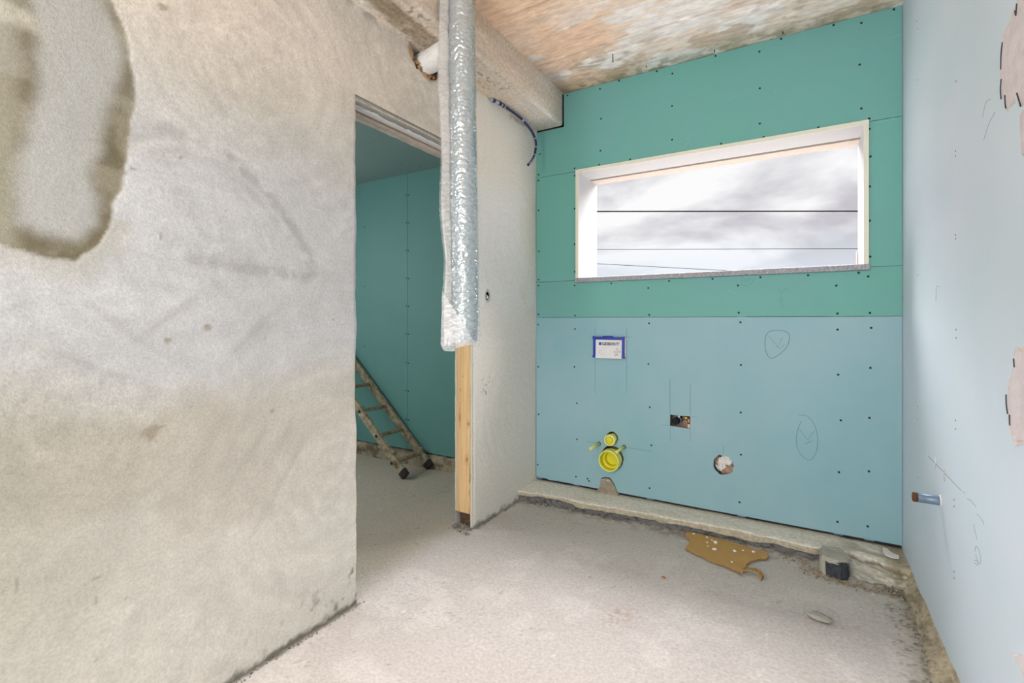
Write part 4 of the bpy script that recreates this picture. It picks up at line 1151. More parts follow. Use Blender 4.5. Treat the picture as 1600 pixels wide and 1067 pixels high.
v = np.stack([wx + lean * 0.8593, wyy + lean * 0.5115, Zg + sag], -1).reshape(-1, 3)
i, j = np.meshgrid(np.arange(len(zz) - 1), np.arange(ns), indexing='ij')
q = np.stack([i * ns + j, i * ns + (j + 1) % ns, (i + 1) * ns + (j + 1) % ns, (i + 1) * ns + j], -1).reshape(-1, 4)
bagm = (Zg < 1.115 + 0.20 * np.clip(ring[..., 0] / 0.11, -0.3, 1.0) + 0.03 * (fbm(Kg * 12, Zg * 20, 519, 3) - 0.5))[:-1].ravel()
M['bag'] = film_material('bag', 0.52, (0.66, 0.67, 0.69))
film = link('plastic_film', np_mesh('plastic_film', v, q[~bagm]), M['film'], pipe)
link('bag_end', np_mesh('bag_end', v, q[bagm]), M['bag'], pipe)
# milky doubled fold down the loose side of the bag, a real strip between the two skins
fold = []
for z in zz[::3]:
    b = float(sst(1.30, 1.08, np.array(z)))
    wob = 0.004 * math.sin(z * 31) + 0.003 * math.sin(z * 77)
    fold.append((0.058 + wob * 0.5, 0.105 + 0.006 * math.sin(z * 9.0) - 0.018 * float(sst(1.25, 1.45, np.array(z))) * float(sst(1.75, 1.45, np.array(z))), 0.004 + 0.008 * b, z))
bm = bmesh.new()
rows = []
for (a, b, w, z) in fold:
    row = []
    for (t, sgn) in ((0, 0), (0.3, 1), (0.7, 0.8), (1, 0.2), (1, -0.2), (0.7, -0.8), (0.3, -1)):
        l_ = a + (b - a) * t
        o_ = w * sgn
        le_ = (2.25 - z) * 0.012
        cr_ = 0.004 * math.sin(z * 260 + t * 9) * (w / 0.044)
        row.append(bm.verts.new((PX + l_ * fd.x - (o_ + cr_) * fd.y + le_ * 0.8593, PY + l_ * fd.y + (o_ + cr_) * fd.x + le_ * 0.5115, z)))
    rows.append(row)
for a, b in zip(rows[:-1], rows[1:]):
    for k in range(7):
        f_ = bm.faces.new((a[k], a[(k + 1) % 7], b[(k + 1) % 7], b[k]))
        f_.smooth = True
bm.faces.new(rows[0]); bm.faces.new(rows[-1][::-1])
M['milky'] = film_material('milky', 0.55, (0.62, 0.61, 0.59))
link('film_fold', bm_mesh('film_fold', bm), M['milky'], pipe)
# branch that runs through the breach into the wall
bp = [Vector((PX - 0.005, PY + 0.01, 2.447)), Vector((-1.43, 1.80, 2.447)), Vector((-1.55, 1.835, 2.452)), Vector((-1.66, 1.85, 2.452))]
zz = np.linspace(0, 1, 70)
rb = []
for t in zz:
    k = min(2, int(t * 3)); f_ = t * 3 - k
    p = bp[k].lerp(bp[k + 1], f_)
    rb.append(p)
v = []
for i_, p in enumerate(rb):
    t = (rb[min(i_ + 1, 69)] - rb[max(i_ - 1, 0)]).normalized()
    a1 = t.cross(Vector((0, 0, 1))).normalized(); a2 = t.cross(a1)
    for k in range(60):
        a = 2 * PI * k / 60
        rr = 0.050 + 0.004 * float(wrinkle(np.array(a * 5.0), np.array(i_ * 0.10), 521))
        v.append(p + (a1 * math.cos(a) + a2 * math.sin(a)) * rr)
q = [(i_ * 60 + k, i_ * 60 + (k + 1) % 60, (i_ + 1) * 60 + (k + 1) % 60, (i_ + 1) * 60 + k) for i_ in range(69) for k in range(60)]
link('branch', np_mesh('branch', np.array([tuple(p) for p in v]), np.array(q)), M['white_plastic'], pipe)

# ------------------------------------------------------------------ ladder leaning in the side room
la = math.radians(42.4)
lad = empty('wooden_ladder', (-2.528, 2.83, 0.0), 'worn wooden ladder leaning against the teal wall beyond the doorway', 'ladder')
dirv = Vector((-math.cos(la), 0, math.sin(la)))
nrmv = Vector((math.sin(la), 0, math.cos(la)))
def lbox(name, s0, s1, n0, n1, y0, y1, mat, base=Vector((-2.528, 0, 0.0)), bevel=0.003, cut=None, parent=lad):
    bm = bmesh.new()
    vs = []
    for sv in (s0, s1):
        for nv in (n0, n1):
            for yv in (y0, y1):
                p = base + dirv * sv + nrmv * nv
                vs.append(bm.verts.new((p.x, yv, p.z)))
    for f_ in ((0, 1, 3, 2), (4, 6, 7, 5), (0, 4, 5, 1), (2, 3, 7, 6), (0, 2, 6, 4), (1, 5, 7, 3)):
        bm.faces.new([vs[k] for k in f_])
    bmesh.ops.bevel(bm, geom=bm.edges[:], offset=bevel, segments=1, affect='EDGES')
    return link(name, bm_mesh(name, bm), M[mat], parent)
LEN = 2.06
for (y0, y1) in ((2.675, 2.703), (2.950, 2.978)):
    rail = lbox('rail', 0.035, LEN, -0.010, 0.052, y0, y1, 'old_wood_pale')
    ft_ = lbox('foot', 0.006, 0.060, -0.014, 0.056, y0 - 0.003, y1 + 0.003, 'rubber_foot')
for k in range(8):
    s0 = 0.145 + 0.256 * k
    p = Vector((-2.528, 0, 0)) + dirv * s0 + nrmv * 0.021
    ex = 0.028 if k == 0 else 0.0
    link('rung', tube_mesh('rung', [(p.x, 2.673 - ex, p.z), (p.x, 2.72, p.z), (p.x, 2.93, p.z), (p.x, 2.980 + 0.0 * ex, p.z)], 0.0155, 10), M['old_wood'], lad)
    link('rung_end', tube_mesh('rung_end', [(p.x, 2.6725 - ex, p.z), (p.x, 2.669 - ex, p.z)], 0.0125, 10), M['rubber_foot'], lad)
for (s0, yy_) in ((0.20, 2.688), (0.155, 2.964)):
    p = Vector((-2.528, 0, 0)) + dirv * s0 + nrmv * 0.05
    bm = bmesh.new()
    bm_box(bm, p.x - 0.02, p.x + 0.02, yy_ - 0.02, yy_ + 0.014, p.z - 0.008, p.z + 0.022)
    bmesh.ops.bevel(bm, geom=bm.edges[:], offset=0.006, segments=2, affect='EDGES')
    link('bracket', bm_mesh('bracket', bm), M['old_wood'], lad)

# ------------------------------------------------------------------ sanitary connections on the blue board
CX = -1.037
def lathed(name, prof, loc, mat, parent, caps=(True, True)):
    o = link(name, lathe_mesh(name, prof, 40, caps), M[mat], parent, loc)
    if parent is not None:
        o.location = Vector(loc) - parent.location
    return o
t = empty('drain_pipe_cap', (CX, YB, 0.292), 'large yellow capped drain outlet low on the blue board', 'pipe cap')
lathed('cap_body', [(0.060, -0.05), (0.060, 0.015), (0.066, 0.018), (0.0665, 0.066), (0.0655, 0.069), (0.0625, 0.070), (0.0605, 0.069), (0.0600, 0.066), (0.0598, 0.060)], (CX, YB, 0.292), 'yellow_pale', t, (True, False))
lathed('cap_inside', [(0.0598, 0.0615), (0.0585, 0.0610), (0.056, 0.020), (0.045, 0.018), (0.0445, 0.014), (0.043, -0.018), (0.012, -0.020)], (CX, YB, 0.292), 'yellow', t, (False, True))
lathed('cap_collar', [(0.0672, 0.016), (0.069, 0.018), (0.069, 0.024), (0.0672, 0.026)], (CX, YB, 0.292), 'yellow_pale', t, (False, False))
t = empty('flush_pipe_cap', (CX, YB, 0.420), 'small round yellow cap above the large drain cap', 'pipe cap')
lathed('cap_body', [(0.030, -0.05), (0.030, 0.012), (0.0345, 0.014), (0.0350, 0.050), (0.0340, 0.053), (0.0285, 0.054), (0.0275, 0.052), (0.026, 0.036), (0.0205, 0.036)], (CX, YB, 0.420), 'yellow_pale', t)
lathed('cap_knob', [(0.0200, 0.0361), (0.0195, 0.050), (0.0175, 0.0515), (0.0120, 0.0515), (0.0112, 0.050), (0.0100, 0.050), (0.0095, 0.0535), (0.003, 0.0545)], (CX, YB, 0.420), 'yellow', t)
for (x, z, lb) in ((-1.126, 0.377, 'left pale yellow sleeved bolt sticking out beside the drain caps'), (-0.959, 0.378, 'right pale yellow sleeved bolt sticking out between the drain caps')):
    t = empty('sleeved_bolt', (x, YB, z), lb, 'bolt', 'toilet fixing bolts')
    link('sleeve', tube_mesh('sleeve', [(0, 0.03, 0), (0, -0.10, 0), (0, -0.148, 0), (0, -0.150, 0)], [0.0088, 0.0088, 0.0088, 0.0075], 14), M['yellow_pale'], t, (0, 0, 0))
    link('bolt_end', tube_mesh('bolt_end', [(0, -0.149, 0), (0, -0.153, 0)], 0.0045, 10), M['yellow'], t, (0, 0, 0))
    link('dark_collar', tube_mesh('dark_collar', [(0, 0.012, 0), (0, 0.002, 0)], 0.0115, 14), M['black_rubber'], t, (0, 0, 0))

# flush opening cover with a blue frame and printed sheet
cov = empty('flush_opening_cover', (-1.054, YB, 0.94), 'white printed cover sheet in a blue frame on the blue board', 'cover')
def cpart(name, x0, x1, y0, y1, z0, z1, mat, bev=0.0015):
    return link(name, box_mesh(name, x0, x1, y0, y1, z0, z1, bev), M[mat], cov)
cpart('frame_side', -1.160, -1.143, YB - 0.018, YB, 0.942, 1.074, 'blue_plastic')
cpart('frame_side', -0.967, -0.950, YB - 0.018, YB, 0.940, 1.074, 'blue_plastic')
cpart('frame_top', -1.143, -0.967, YB - 0.018, YB, 1.056, 1.074, 'blue_plastic')
cpart('top_tab', -1.095, -1.028, YB - 0.016, YB, 1.0742, 1.0795, 'blue_plastic')
for x0 in (-1.163, -0.963):
    cpart('corner_lug', x0, x0 + 0.016, YB - 0.0195, YB - 0.0182, 1.058, 1.077, 'blue_plastic', 0.0)
    cpart('corner_lug', x0, x0 + 0.016, YB - 0.0195, YB - 0.0182, 0.938, 0.955, 'blue_plastic', 0.0)
cpart('white_edge', -0.9495, -0.9455, YB - 0.012, YB, 0.945, 1.072, 'white_plastic', 0.0005)
# sheet bellies out towards its lower edge
us = np.linspace(-1.1425, -0.9675, 15); vs_ = np.linspace(0.936, 1.0555, 15)
Xs, Zs = np.meshgrid(us, vs_, indexing='ij')
Ys = YB - 0.0150 - 0.006 * ((1.0555 - Zs) / 0.12) ** 2
v = np.concatenate([np.stack([Xs, Ys, Zs], -1).reshape(-1, 3), np.stack([Xs, Ys + 0.002, Zs], -1).reshape(-1, 3)])
q = grid_faces(15, 15)
n2_ = 225
rimq = []
for i_ in range(14):
    rimq += [(i_ * 15, (i_ + 1) * 15, (i_ + 1) * 15 + n2_, i_ * 15 + n2_), (i_ * 15 + 14, i_ * 15 + 14 + n2_, (i_ + 1) * 15 + 14 + n2_, (i_ + 1) * 15 + 14), (i_, i_ + n2_, i_ + 1 + n2_, i_ + 1), (210 + i_, 211 + i_, 211 + i_ + n2_, 210 + i_ + n2_)]
sheet = link('cover_sheet', np_mesh('cover_sheet', v, np.concatenate([q, q[:, ::-1] + n2_, np.array(rimq)])), M['white_sheet'], cov)
def sheet_y(z):
    return YB - 0.0150 - 0.006 * ((1.0555 - z) / 0.12) ** 2 - 0.0006
sq = link('logo_square', box_mesh('logo_square', -1.121, -1.105, sheet_y(1.030) - 0.0004, sheet_y(1.030) + 0.0006, 1.0205, 1.0385), M['ink_blue'], sheet)
me, w = text_mesh('lettering', 'GEBERIT', 0.0255, 0, 0, 0, 0.0003, 0.0006)
sx_ = 0.117 / w
for vv in me.vertices:
    vv.co = (-1.101 + vv.co.x * sx_, sheet_y(1.030) + vv.co.y, 1.0205 + vv.co.z)
link('lettering', me, M['ink'], sheet)
def ink_line(pts, w=0.0014, mat='ink_grey'):
    zc_ = sum(p[1] for p in pts) / len(pts)
    link('print_line', ribbon_mesh('print_line', pts, w, sheet_y(zc_) + 0.0001, 'Y', 0.0005), M[mat], sheet)
for (a, b, d_) in [(-0.998, 0.996, 'v'), (-1.014, 0.978, 'h'), (-0.982, 0.980, 'h'), (-0.998, 0.962, 'v'), (-0.998, 0.979, 'v'), (-1.009, 0.958, 'h')]:
    ink_line([(a, b + 0.006), (a + 0.005, b), (a, b - 0.006), (a - 0.005, b), (a, b + 0.006)], 0.0016, 'ink')
ink_line([(-1.012, 0.985), (-1.004, 0.990)], 0.0012); ink_line([(-0.99, 0.99), (-0.984, 0.985)], 0.0012); ink_line([(-1.010, 0.970), (-1.004, 0.966)], 0.0012)
ink_line([(-0.998, 1.004), (-0.994, 1.008)], 0.0012)
ink_line([(-1.120, 0.985), (-1.112, 0.995), (-1.104, 0.985), (-1.104, 0.975)], 0.0012)
ink_line([(-1.118, 0.980), (-1.118, 0.970), (-1.108, 0.968)], 0.0012)
ink_line([(-1.10, 0.962), (-1.09, 0.958), (-1.08, 0.964)], 0.0012)
for k in range(5):
    ink_line([(-1.08 + 0.013 * k, 1.006), (-1.073 + 0.013 * k, 1.006)], 0.0009)

# fittings inside the rectangular cut-out
o = link('mounting_board', box_mesh('mounting_board', -0.72, -0.50, YB + 0.070, YB + 0.085, 0.48, 0.66), M['brown_board'])
tag(o, 'brown board behind the rectangular cut-out', 'board')
t = empty('drain_elbow', (-0.642, YB + 0.03, 0.572), 'black rubber pipe end inside the rectangular cut-out', 'pipe')
link('pipe_mouth', tube_mesh('pipe_mouth', [(-0.648, YB + 0.006, 0.570), (-0.640, YB + 0.030, 0.574), (-0.630, YB + 0.069, 0.580)], [0.0205, 0.0205, 0.019], 20), M['black_rubber'], t)
link('pipe_clamp', tube_mesh('pipe_clamp', [(-0.6385, YB + 0.034, 0.575), (-0.635, YB + 0.046, 0.577)], [0.0245, 0.0245], 20), M['steel_blue'], t)
link('clamp_lug', box_mesh('clamp_lug', -0.634, -0.622, YB + 0.022, YB + 0.040, 0.594, 0.606, 0.002), M['white_plastic'], t)
t = empty('brass_fitting', (-0.585, YB + 0.05, 0.59), 'brass and copper pipe fitting inside the rectangular cut-out', 'fitting')
link('brass_body', tube_mesh('brass_body', [(-0.612, YB + 0.045, 0.593), (-0.590, YB + 0.045, 0.592), (-0.578, YB + 0.045, 0.590)], [0.011, 0.013, 0.013], 14), M['brass'], t)
link('copper_elbow', tube_mesh('copper_elbow', [(-0.582, YB + 0.045, 0.590), (-0.574, YB + 0.042, 0.586), (-0.571, YB + 0.038, 0.572), (-0.571, YB + 0.036, 0.560)], [0.011, 0.0115, 0.011, 0.010], 14), M['copper'], t)
link('white_pipe', tube_mesh('white_pipe', [(-0.571, YB + 0.036, 0.560), (-0.571, YB + 0.034, 0.520), (-0.571, YB + 0.034, 0.40)], [0.009, 0.009, 0.009], 14), M['white_plastic'], t)
# packing behind the round cut-out
t = empty('crumpled_packing', (-0.378, YB + 0.05, 0.30), 'crumpled white and brown packing in the round cut-out', 'packing')
def lump(name, c0, rx, ry, rz, seed, mat, parent, amp=0.35, sub=3):
    bm = bmesh.new()
    bmesh.ops.create_icosphere(bm, subdivisions=sub, radius=1.0)
    for v_ in bm.verts:
        n_ = v_.co.copy()
        a_ = float(fbm(np.array(n_.x * 1.8 + seed + n_.z), np.array(n_.y * 1.8 - n_.z * 1.3), seed, 3))
        k_ = 1 + amp * (a_ - 0.5) * 2
        v_.co = Vector((c0[0] + n_.x * rx * k_, c0[1] + n_.y * ry * k_, c0[2] + n_.z * rz * k_))
    return link(name, bm_mesh(name, bm), M[mat], parent)
lump('white_wad', (-0.362, YB + 0.045, 0.372), 0.040, 0.026, 0.036, 3, 'crumb', t, 0.5)
lump('white_wad', (-0.395, YB + 0.050, 0.335), 0.030, 0.022, 0.030, 8, 'crumb', t, 0.6)
lump('brown_wad', (-0.350, YB + 0.050, 0.315), 0.036, 0.026, 0.030, 5, 'brown_board', t, 0.5)
lump('brown_wad', (-0.420, YB + 0.060, 0.36), 0.024, 0.026, 0.050, 6, 'brown_board', t, 0.5)

# pipe stub in the pale wall
t = empty('pipe_stub', (XR, 2.265, 0.536), 'short grey-blue metal pipe stub with a rusty end on the pale wall', 'pipe')
link('stub', tube_mesh('stub', [(0.01, 0, 0), (-0.010, 0, 0), (-0.063, 0, 0)], 0.0165, 18), M['steel_blue'], t, (0, 0, 0))
link('rusty_end', tube_mesh('rusty_end', [(-0.0632, 0, 0), (-0.076, 0, 0), (-0.0775, 0, 0), (-0.070, 0, 0)], [0.0168, 0.0168, 0.0135, 0.0130], 18), M['rust'], t, (0, 0, 0))
link('wall_ring', tube_mesh('wall_ring', [(0.0, 0, 0), (-0.003, 0, 0)], 0.0195, 18), M['white_plastic'], t, (0, 0, 0))

# ------------------------------------------------------------------ conduit hanging out of the wall by the beam
cp = [(-1.572, 2.40, 2.488), (-1.555, 2.47, 2.487), (-1.548, 2.575, 2.486), (-1.545, 2.65, 2.484), (-1.54, 2.711, 2.476), (-1.535, 2.79, 2.455), (-1.53, 2.845, 2.425), (-1.525, 2.875, 2.380), (-1.522, 2.868, 2.330), (-1.52, 2.84, 2.270), (-1.515, 2.79, 2.220), (-1.51, 2.74, 2.185)]
cps = []
m_ = len(cp)
for i_ in range(m_ - 1):
    p0, p1, p2, p3 = [Vector(cp[max(0, min(m_ - 1, i_ + d_))]) for d_ in (-1, 0, 1, 2)]
    for k in range(8):
        t_ = k / 8
        cps.append(0.5 * ((2 * p1) + (p2 - p0) * t_ + (2 * p0 - 5 * p1 + 4 * p2 - p3) * t_ * t_ + (3 * p1 - p0 - 3 * p2 + p3) * t_ ** 3))
cps.append(Vector(cp[-1]))
t = empty('blue_conduit', (-1.56, 2.40, 2.40), 'dark blue plastic conduit curling out below the beam near the corner', 'conduit')
link('conduit', tube_mesh('conduit', cps[12:], 0.0085, 12), M['cable_blue'], t)
link('plastered_end', tube_mesh('plastered_end', cps[:13], [0.009 + 0.0012 * math.sin(i_ * 2.3) for i_ in range(13)], 12), M['cable_pale'], t)
for a_, b_ in ((2, 4), (7, 9), (10, 11)):
    link('dark_print', tube_mesh('dark_print', cps[a_:b_ + 1], 0.0106, 12), M['cable_blue'], t)
for k in (32, 33, 52, 62, 70):
    link('pale_band', tube_mesh('pale_band', cps[k:k + 2], 0.0090, 12), M['cable_pale'], t)
# sheen put in as a pale stripe along the outer side of the conduit
off = [p + Vector((0.0045, 0.004, 0.0050)) for p in cps[14:]]
link('sheen_stripe', tube_mesh('sheen_stripe', off, 0.0042, 8), M['cable_pale'], t)
link('open_end', tube_mesh('open_end', [cps[-1] - (cps[-1] - cps[-2]) * 0.3, cps[-1] + (cps[-1] - cps[-2]) * 0.15], 0.0062, 12), M['black_rubber'], t)

# ------------------------------------------------------------------ cardboard scrap and plaster crumbs
card = [(-0.545, 2.765), (-0.538, 2.800), (-0.494, 2.808), (-0.44, 2.806), (-0.354, 2.796), (-0.258, 2.782), (-0.197, 2.762), (-0.159, 2.762), (-0.141, 2.748), (-0.136, 2.705), (-0.143, 2.671), (-0.168, 2.668), (-0.188, 2.634), (-0.209, 2.617), (-0.217, 2.577), (-0.222, 2.529), (-0.229, 2.468), (-0.262, 2.474), (-0.316, 2.504), (-0.375, 2.519), (-0.415, 2.547), (-0.456, 2.56), (-0.509, 2.592), (-0.505, 2.652), (-0.497, 2.682), (-0.516, 2.714)]
def card_z(x, y):
    return 0.0085 + 0.006 * float(sst(2.60, 2.50, np.array(y))) * float(sst(-0.40, -0.25, np.array(x))) + 0.004 * float(sst(-0.22, -0.14, np.array(x))) + 0.003 * float(sst(-0.50, -0.55, np.array(x)))
cd = empty('cardboard_scrap', (-0.33, 2.64, 0.0), 'torn piece of brown corrugated cardboard lying before the ledge', 'cardboard')
cl_ = rag_line(card, 4, 0.0025, 77)
def card_layer(name, pts, top, th, mat):
    me = poly_mesh(name, pts, [], 0.0, th, 'Z')
    bm = bmesh.new(); bm.from_mesh(me)
    bmesh.ops.triangulate(bm, faces=bm.faces[:])
    bmesh.ops.subdivide_edges(bm, edges=[e_ for e_ in bm.edges if e_.calc_length() > 0.05], cuts=2)
    for v_ in bm.verts:
        v_.co.z += card_z(v_.co.x, v_.co.y) + top
    bm.to_mesh(me); bm.free()
    return link(name, me, M[mat], cd)
card_layer('top_liner', cl_, 0.0, 0.0008, 'cardboard')
inset = [(x + (-0.33 - x) * 0.010, y + (2.65 - y) * 0.010) for x, y in cl_]
card_layer('corrugation', inset, -0.001, 0.0035, 'cardboard_edge')
card_layer('bottom_liner', [(x + 0.0015, y - 0.002) for x, y in cl_], -0.0045, 0.0008, 'cardboard')
# curled strip peeling from the corner
cs = [(-0.235, 2.500, 0.013), (-0.205, 2.508, 0.019), (-0.180, 2.508, 0.022), (-0.160, 2.497, 0.019), (-0.147, 2.478, 0.010), (-0.148, 2.462, 0.003)]
bm = bmesh.new()
rows = []
for k, p in enumerate(cs):
    wv_ = Vector((0.010, 0.024, 0.004)) if k > 0 else Vector((0.0, 0.028, 0))
    p = Vector(p)
    rows.append([bm.verts.new(p - wv_ * 0.5), bm.verts.new(p + wv_ * 0.5), bm.verts.new(p + wv_ * 0.5 - Vector((0, 0, 0.003))), bm.verts.new(p - wv_ * 0.5 - Vector((0, 0, 0.003)))])
for a, b in zip(rows[:-1], rows[1:]):
    for k in range(4):
        bm.faces.new((a[k], a[(k + 1) % 4], b[(k + 1) % 4], b[k]))
bm.faces.new(rows[0]); bm.faces.new(rows[-1])
link('curled_strip', bm_mesh('curled_strip', bm), M['cardboard'], cd)
for k in range(16):
    t_ = k / 16 * (len(cs) - 1.001)
    i_ = int(t_); p = Vector(cs[i_]).lerp(Vector(cs[i_ + 1]), t_ - i_)
    wv_ = Vector((0.010, 0.024, 0.004))
    link('flute', tube_mesh('flute', [p - wv_ * 0.5 + Vector((0, 0, 0.0006)), p + wv_ * 0.5 + Vector((0, 0, 0.0006))], 0.0013, 5), M['cardboard_edge'], cd)
for i_, (x, y, r0) in enumerate([(-0.500, 2.790, 0.010), (-0.431, 2.782, 0.009), (-0.403, 2.760, 0.006), (-0.421, 2.719, 0.006), (-0.382, 2.738, 0.019), (-0.376, 2.655, 0.015), (-0.410, 2.674, 0.005), (-0.285, 2.689, 0.009), (-0.249, 2.715, 0.009), (-0.202, 2.727, 0.010), (-0.283, 2.555, 0.006)]):
    bm = bmesh.new()
    rock_bm(bm, (x, y, card_z(x, y) + r0 * 0.18), r0, rng, 0.45)
    lb = {4: 'largest white plaster crumb, in the middle of the cardboard', 5: 'second largest white plaster crumb, lower middle of the cardboard', 0: 'white plaster crumb on the far left corner of the cardboard', 1: 'white plaster crumb near the far edge of the cardboard, above the largest', 2: 'tiny white crumb between the far edge and the largest crumb on the cardboard', 3: 'tiny white crumb just left of the largest crumb on the cardboard', 6: 'tiny white crumb just left of the second largest on the cardboard', 7: 'white crumb right of centre on the cardboard, left one of a pair', 8: 'white crumb right of centre on the cardboard, right one of a pair', 9: 'white plaster crumb on the right end of the cardboard', 10: 'tiny white crumb close to the near edge of the cardboard'}[i_]
    o = link('plaster_crumb', bm_mesh('plaster_crumb', bm, True), M['crumb'])
    tag(o, lb, 'plaster crumb', 'plaster crumbs on the cardboard')

# white scrap lying on the ledge in the corner
me = poly_mesh('plaster_flake', rag_line([(0.348, 2.966), (0.362, 2.962), (0.380, 2.915), (0.403, 2.901), (0.397, 2.870), (0.371, 2.864), (0.349, 2.880), (0.342, 2.919)], 3, 0.0018, 9), [], 0.069, 0.006, 'Z')
o = link('plaster_flake', me, M['crumb'])
tag(o, 'thin white plaster flake on the ledge in the right corner', 'plaster flake')
# flat pebble of mortar on the floor
bm = bmesh.new()
bmesh.ops.create_icosphere(bm, subdivisions=3, radius=1.0)
for v_ in bm.verts:
    n_ = v_.co.copy()
    k_ = 1 + 0.7 * (float(fbm(np.array(n_.x * 2.2 + 3), np.array(n_.y * 2.2 + n_.z), 71, 4, 0.6)) - 0.5)
    q_ = Vector((n_.x * 0.044 * k_, n_.y * 0.026 * k_, n_.z * 0.010 * k_))
    v_.co = Matrix.Rotation(-0.35, 3, 'Z') @ q_ + Vector((0.066, 2.262, 0.010))
o = link('mortar_lump', bm_mesh('mortar_lump', bm, True), M['stone'])
tag(o, 'flat grey mortar lump alone on the floor before the black stump', 'stone')
# small chip of brick-coloured wood
bm = bmesh.new()
rock_bm(bm, (-0.535, 2.255, 0.006), 0.011, rng, 0.4)
o = link('wood_chip', bm_mesh('wood_chip', bm), M['foam_orange'])
tag(o, 'tiny orange chip on the open floor left of the cardboard', 'chip')

# stump of a pipe sleeve: cement cap over a tarry body
t = empty('pipe_stump', (0.14, 2.74, 0.0), 'broken tar-black pipe stump with cement cap at the ledge end', 'stump')
def blockm(name, base_pts, z0, top_pts, z1, mat, amp, seed, sub=2):
    bm = bmesh.new()
    a = [bm.verts.new((x, y, z0)) for x, y in base_pts]
    b = [bm.verts.new((x, y, z1 + dz)) for x, y, dz in top_pts]
    n = len(a)
    for k in range(n):
        bm.faces.new((a[k], a[(k + 1) % n], b[(k + 1) % n], b[k]))
    bm.faces.new(b); bm.faces.new(a[::-1])
    bmesh.ops.triangulate(bm, faces=bm.faces[:])
    bmesh.ops.subdivide_edges(bm, edges=bm.edges[:], cuts=3, use_grid_fill=True)
    r = random.Random(seed)
    for v_ in bm.verts:
        v_.co += Vector((r.uniform(-1, 1), r.uniform(-1, 1), r.uniform(-1, 1))) * amp
    return link(name, bm_mesh(name, bm), M[mat], t)
blockm('tarry_body', [(0.092, 2.682), (0.118, 2.658), (0.160, 2.652), (0.190, 2.672), (0.197, 2.73), (0.19, 2.80), (0.10, 2.82)], -0.01, [(0.094, 2.690, 0), (0.120, 2.668, 0), (0.158, 2.662, 0), (0.184, 2.680, 0), (0.190, 2.73, 0), (0.185, 2.80, 0), (0.10, 2.81, 0)], 0.070, 'bitumen', 0.0028, 4)
blockm('cement_cap', [(0.088, 2.688), (0.114, 2.660), (0.150, 2.658), (0.188, 2.690), (0.206, 2.735), (0.175, 2.82), (0.090, 2.80)], 0.064, [(0.090, 2.695, 0.000), (0.118, 2.672, -0.003), (0.150, 2.672, -0.004), (0.184, 2.698, -0.004), (0.202, 2.738, -0.006), (0.165, 2.82, 0), (0.092, 2.80, 0.003)], 0.082, 'cement', 0.0012, 6)
blockm('cement_cheek', [(0.078, 2.700), (0.090, 2.680), (0.104, 2.672), (0.106, 2.70), (0.09, 2.80), (0.078, 2.79)], -0.01, [(0.082, 2.702, 0), (0.090, 2.686, 0), (0.100, 2.680, 0), (0.10, 2.70, 0), (0.09, 2.80, 0), (0.082, 2.79, 0)], 0.072, 'cement', 0.001, 8)

# ------------------------------------------------------------------ grit that nobody could count
def grit(name, label, spots, mat, seed):
    r = random.Random(seed)
    bm = bmesh.new()
    for (x0, y0, sx, sy, n, r0, r1) in spots:
        for _ in range(n):
            rr = r.uniform(r0, r1)
            rock_bm(bm, (x0 + r.gauss(0, sx), y0 + r.gauss(0, sy), rr * 0.35), rr, r, 0.7)
    o = link(name, bm_mesh(name, bm), M[mat])
    tag(o, label, 'rubble', kind='stuff')
    return o
sp_l = []
for k in range(26):
    x = -1.53 + 1.55 * k / 25
    y = float(np.interp(x, [-1.6, -1.3, -1.15, -0.9, -0.6, -0.4, 0.05], [2.742, 2.785, 2.765, 2.80, 2.805, 2.825, 2.812])) - 0.006
    n = 9 if x < -0.85 else 4
    sp_l.append((x, y, 0.03, 0.008, n, 0.003, 0.010 if x < -0.85 else 0.006))
grit('ledge_grit', 'grey mortar crumbs strewn along the foot of the ledge', sp_l, 'rubble', 21)
grit('post_rubble', 'heap of grey mortar rubble under the foot of the timber post', [(-1.655, 2.232, 0.028, 0.012, 110, 0.004, 0.012), (-1.64, 2.19, 0.04, 0.018, 40, 0.002, 0.006), (-1.585, 2.36, 0.008, 0.07, 50, 0.003, 0.009), (-1.575, 2.60, 0.006, 0.08, 30, 0.002, 0.006)], 'rubble', 22)
grit('stump_grit', 'brown crumbs and sawdust around the black stump', [(0.06, 2.68, 0.035, 0.030, 90, 0.0015, 0.006), (0.14, 2.635, 0.045, 0.014, 80, 0.0015, 0.006), (0.22, 2.63, 0.05, 0.02, 60, 0.0015, 0.005), (0.33, 2.63, 0.05, 0.02, 50, 0.0015, 0.006), (0.0, 2.76, 0.05, 0.02, 50, 0.0015, 0.005)], 'rubble_warm', 23)
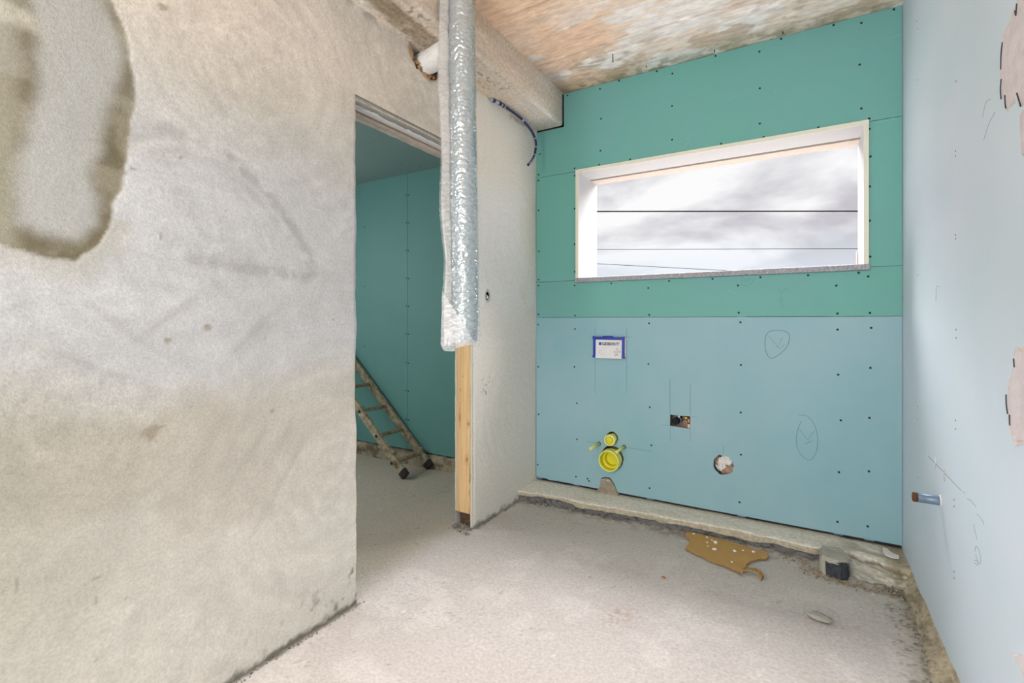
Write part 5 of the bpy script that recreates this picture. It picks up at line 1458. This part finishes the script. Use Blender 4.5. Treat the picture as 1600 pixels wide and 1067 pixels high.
grit('corner_grit', 'dark crumbs along the foot of the pale wall', [(0.385, 2.55 - 0.07 * k, 0.018, 0.03, 12, 0.0015, 0.006) for k in range(10)] + [(0.375, 2.70, 0.025, 0.05, 120, 0.002, 0.009)], 'rubble', 24)
grit('wall_foot_grit', 'dark earth crumbs along the foot of the stained plaster wall', [(-1.575, 1.38 - 0.06 * k, 0.008, 0.025, 14, 0.0015, 0.005) for k in range(14)], 'rubble', 25)

# ------------------------------------------------------------------ unseen yard outside the window, added to bounce light onto the ceiling
gx = seg(-14, 12, 0.5); gy = seg(3.42, 30, 0.5)
X, Y = np.meshgrid(gx, gy, indexing='ij')
c = np.zeros(X.shape + (3,)) + np.array((0.21, 0.185, 0.15))
c = mixc(c, (0.15, 0.15, 0.10), sst(0.4, 0.6, fbm(X * 0.5, Y * 0.5, 601, 4)))
o = link('ground', np_mesh('ground', np.stack([X, Y, -0.35 + 0.1 * (fbm(X * 0.4, Y * 0.4, 603, 3) - 0.5)], -1).reshape(-1, 3), grid_faces(len(gx), len(gy)), c.reshape(-1, 3)), M['concrete_floor'])
tag(o, 'unseen bare earth yard outside the window, added to bounce light inside', 'ground', kind='structure')

# ------------------------------------------------------------------ overhead wires outside
Rv = Vector((0.8593, 0.5115, 0)); Fv = Vector((-0.5115, 0.8593, 0))
def wire(dist, r0, z0, r1, z1, rad, mat, label, sag=0.0):
    pts = []
    for k in range(21):
        t_ = k / 20
        p = Fv * dist + Rv * (r0 + (r1 - r0) * t_)
        pts.append((p.x, p.y, z0 + (z1 - z0) * t_ - sag * 4 * t_ * (1 - t_)))
    o = link('overhead_wire', tube_mesh('overhead_wire', pts, rad, 8), M[mat])
    tag(o, label, 'wire', 'overhead wires outside the window')
wire(12.0, -22.0, 3.86, 32.0, 3.92, 0.017, 'wire_black', 'thick black overhead wire across the middle of the window view')
wire(14.0, -22.0, 3.17, 32.0, 3.325, 0.008, 'wire_grey', 'thin grey overhead wire running level below the thick one')
wire(16.0, -22.0, 4.387, 26.0, 1.827, 0.009, 'wire_grey', 'thin slanting overhead wire just above the window sill')
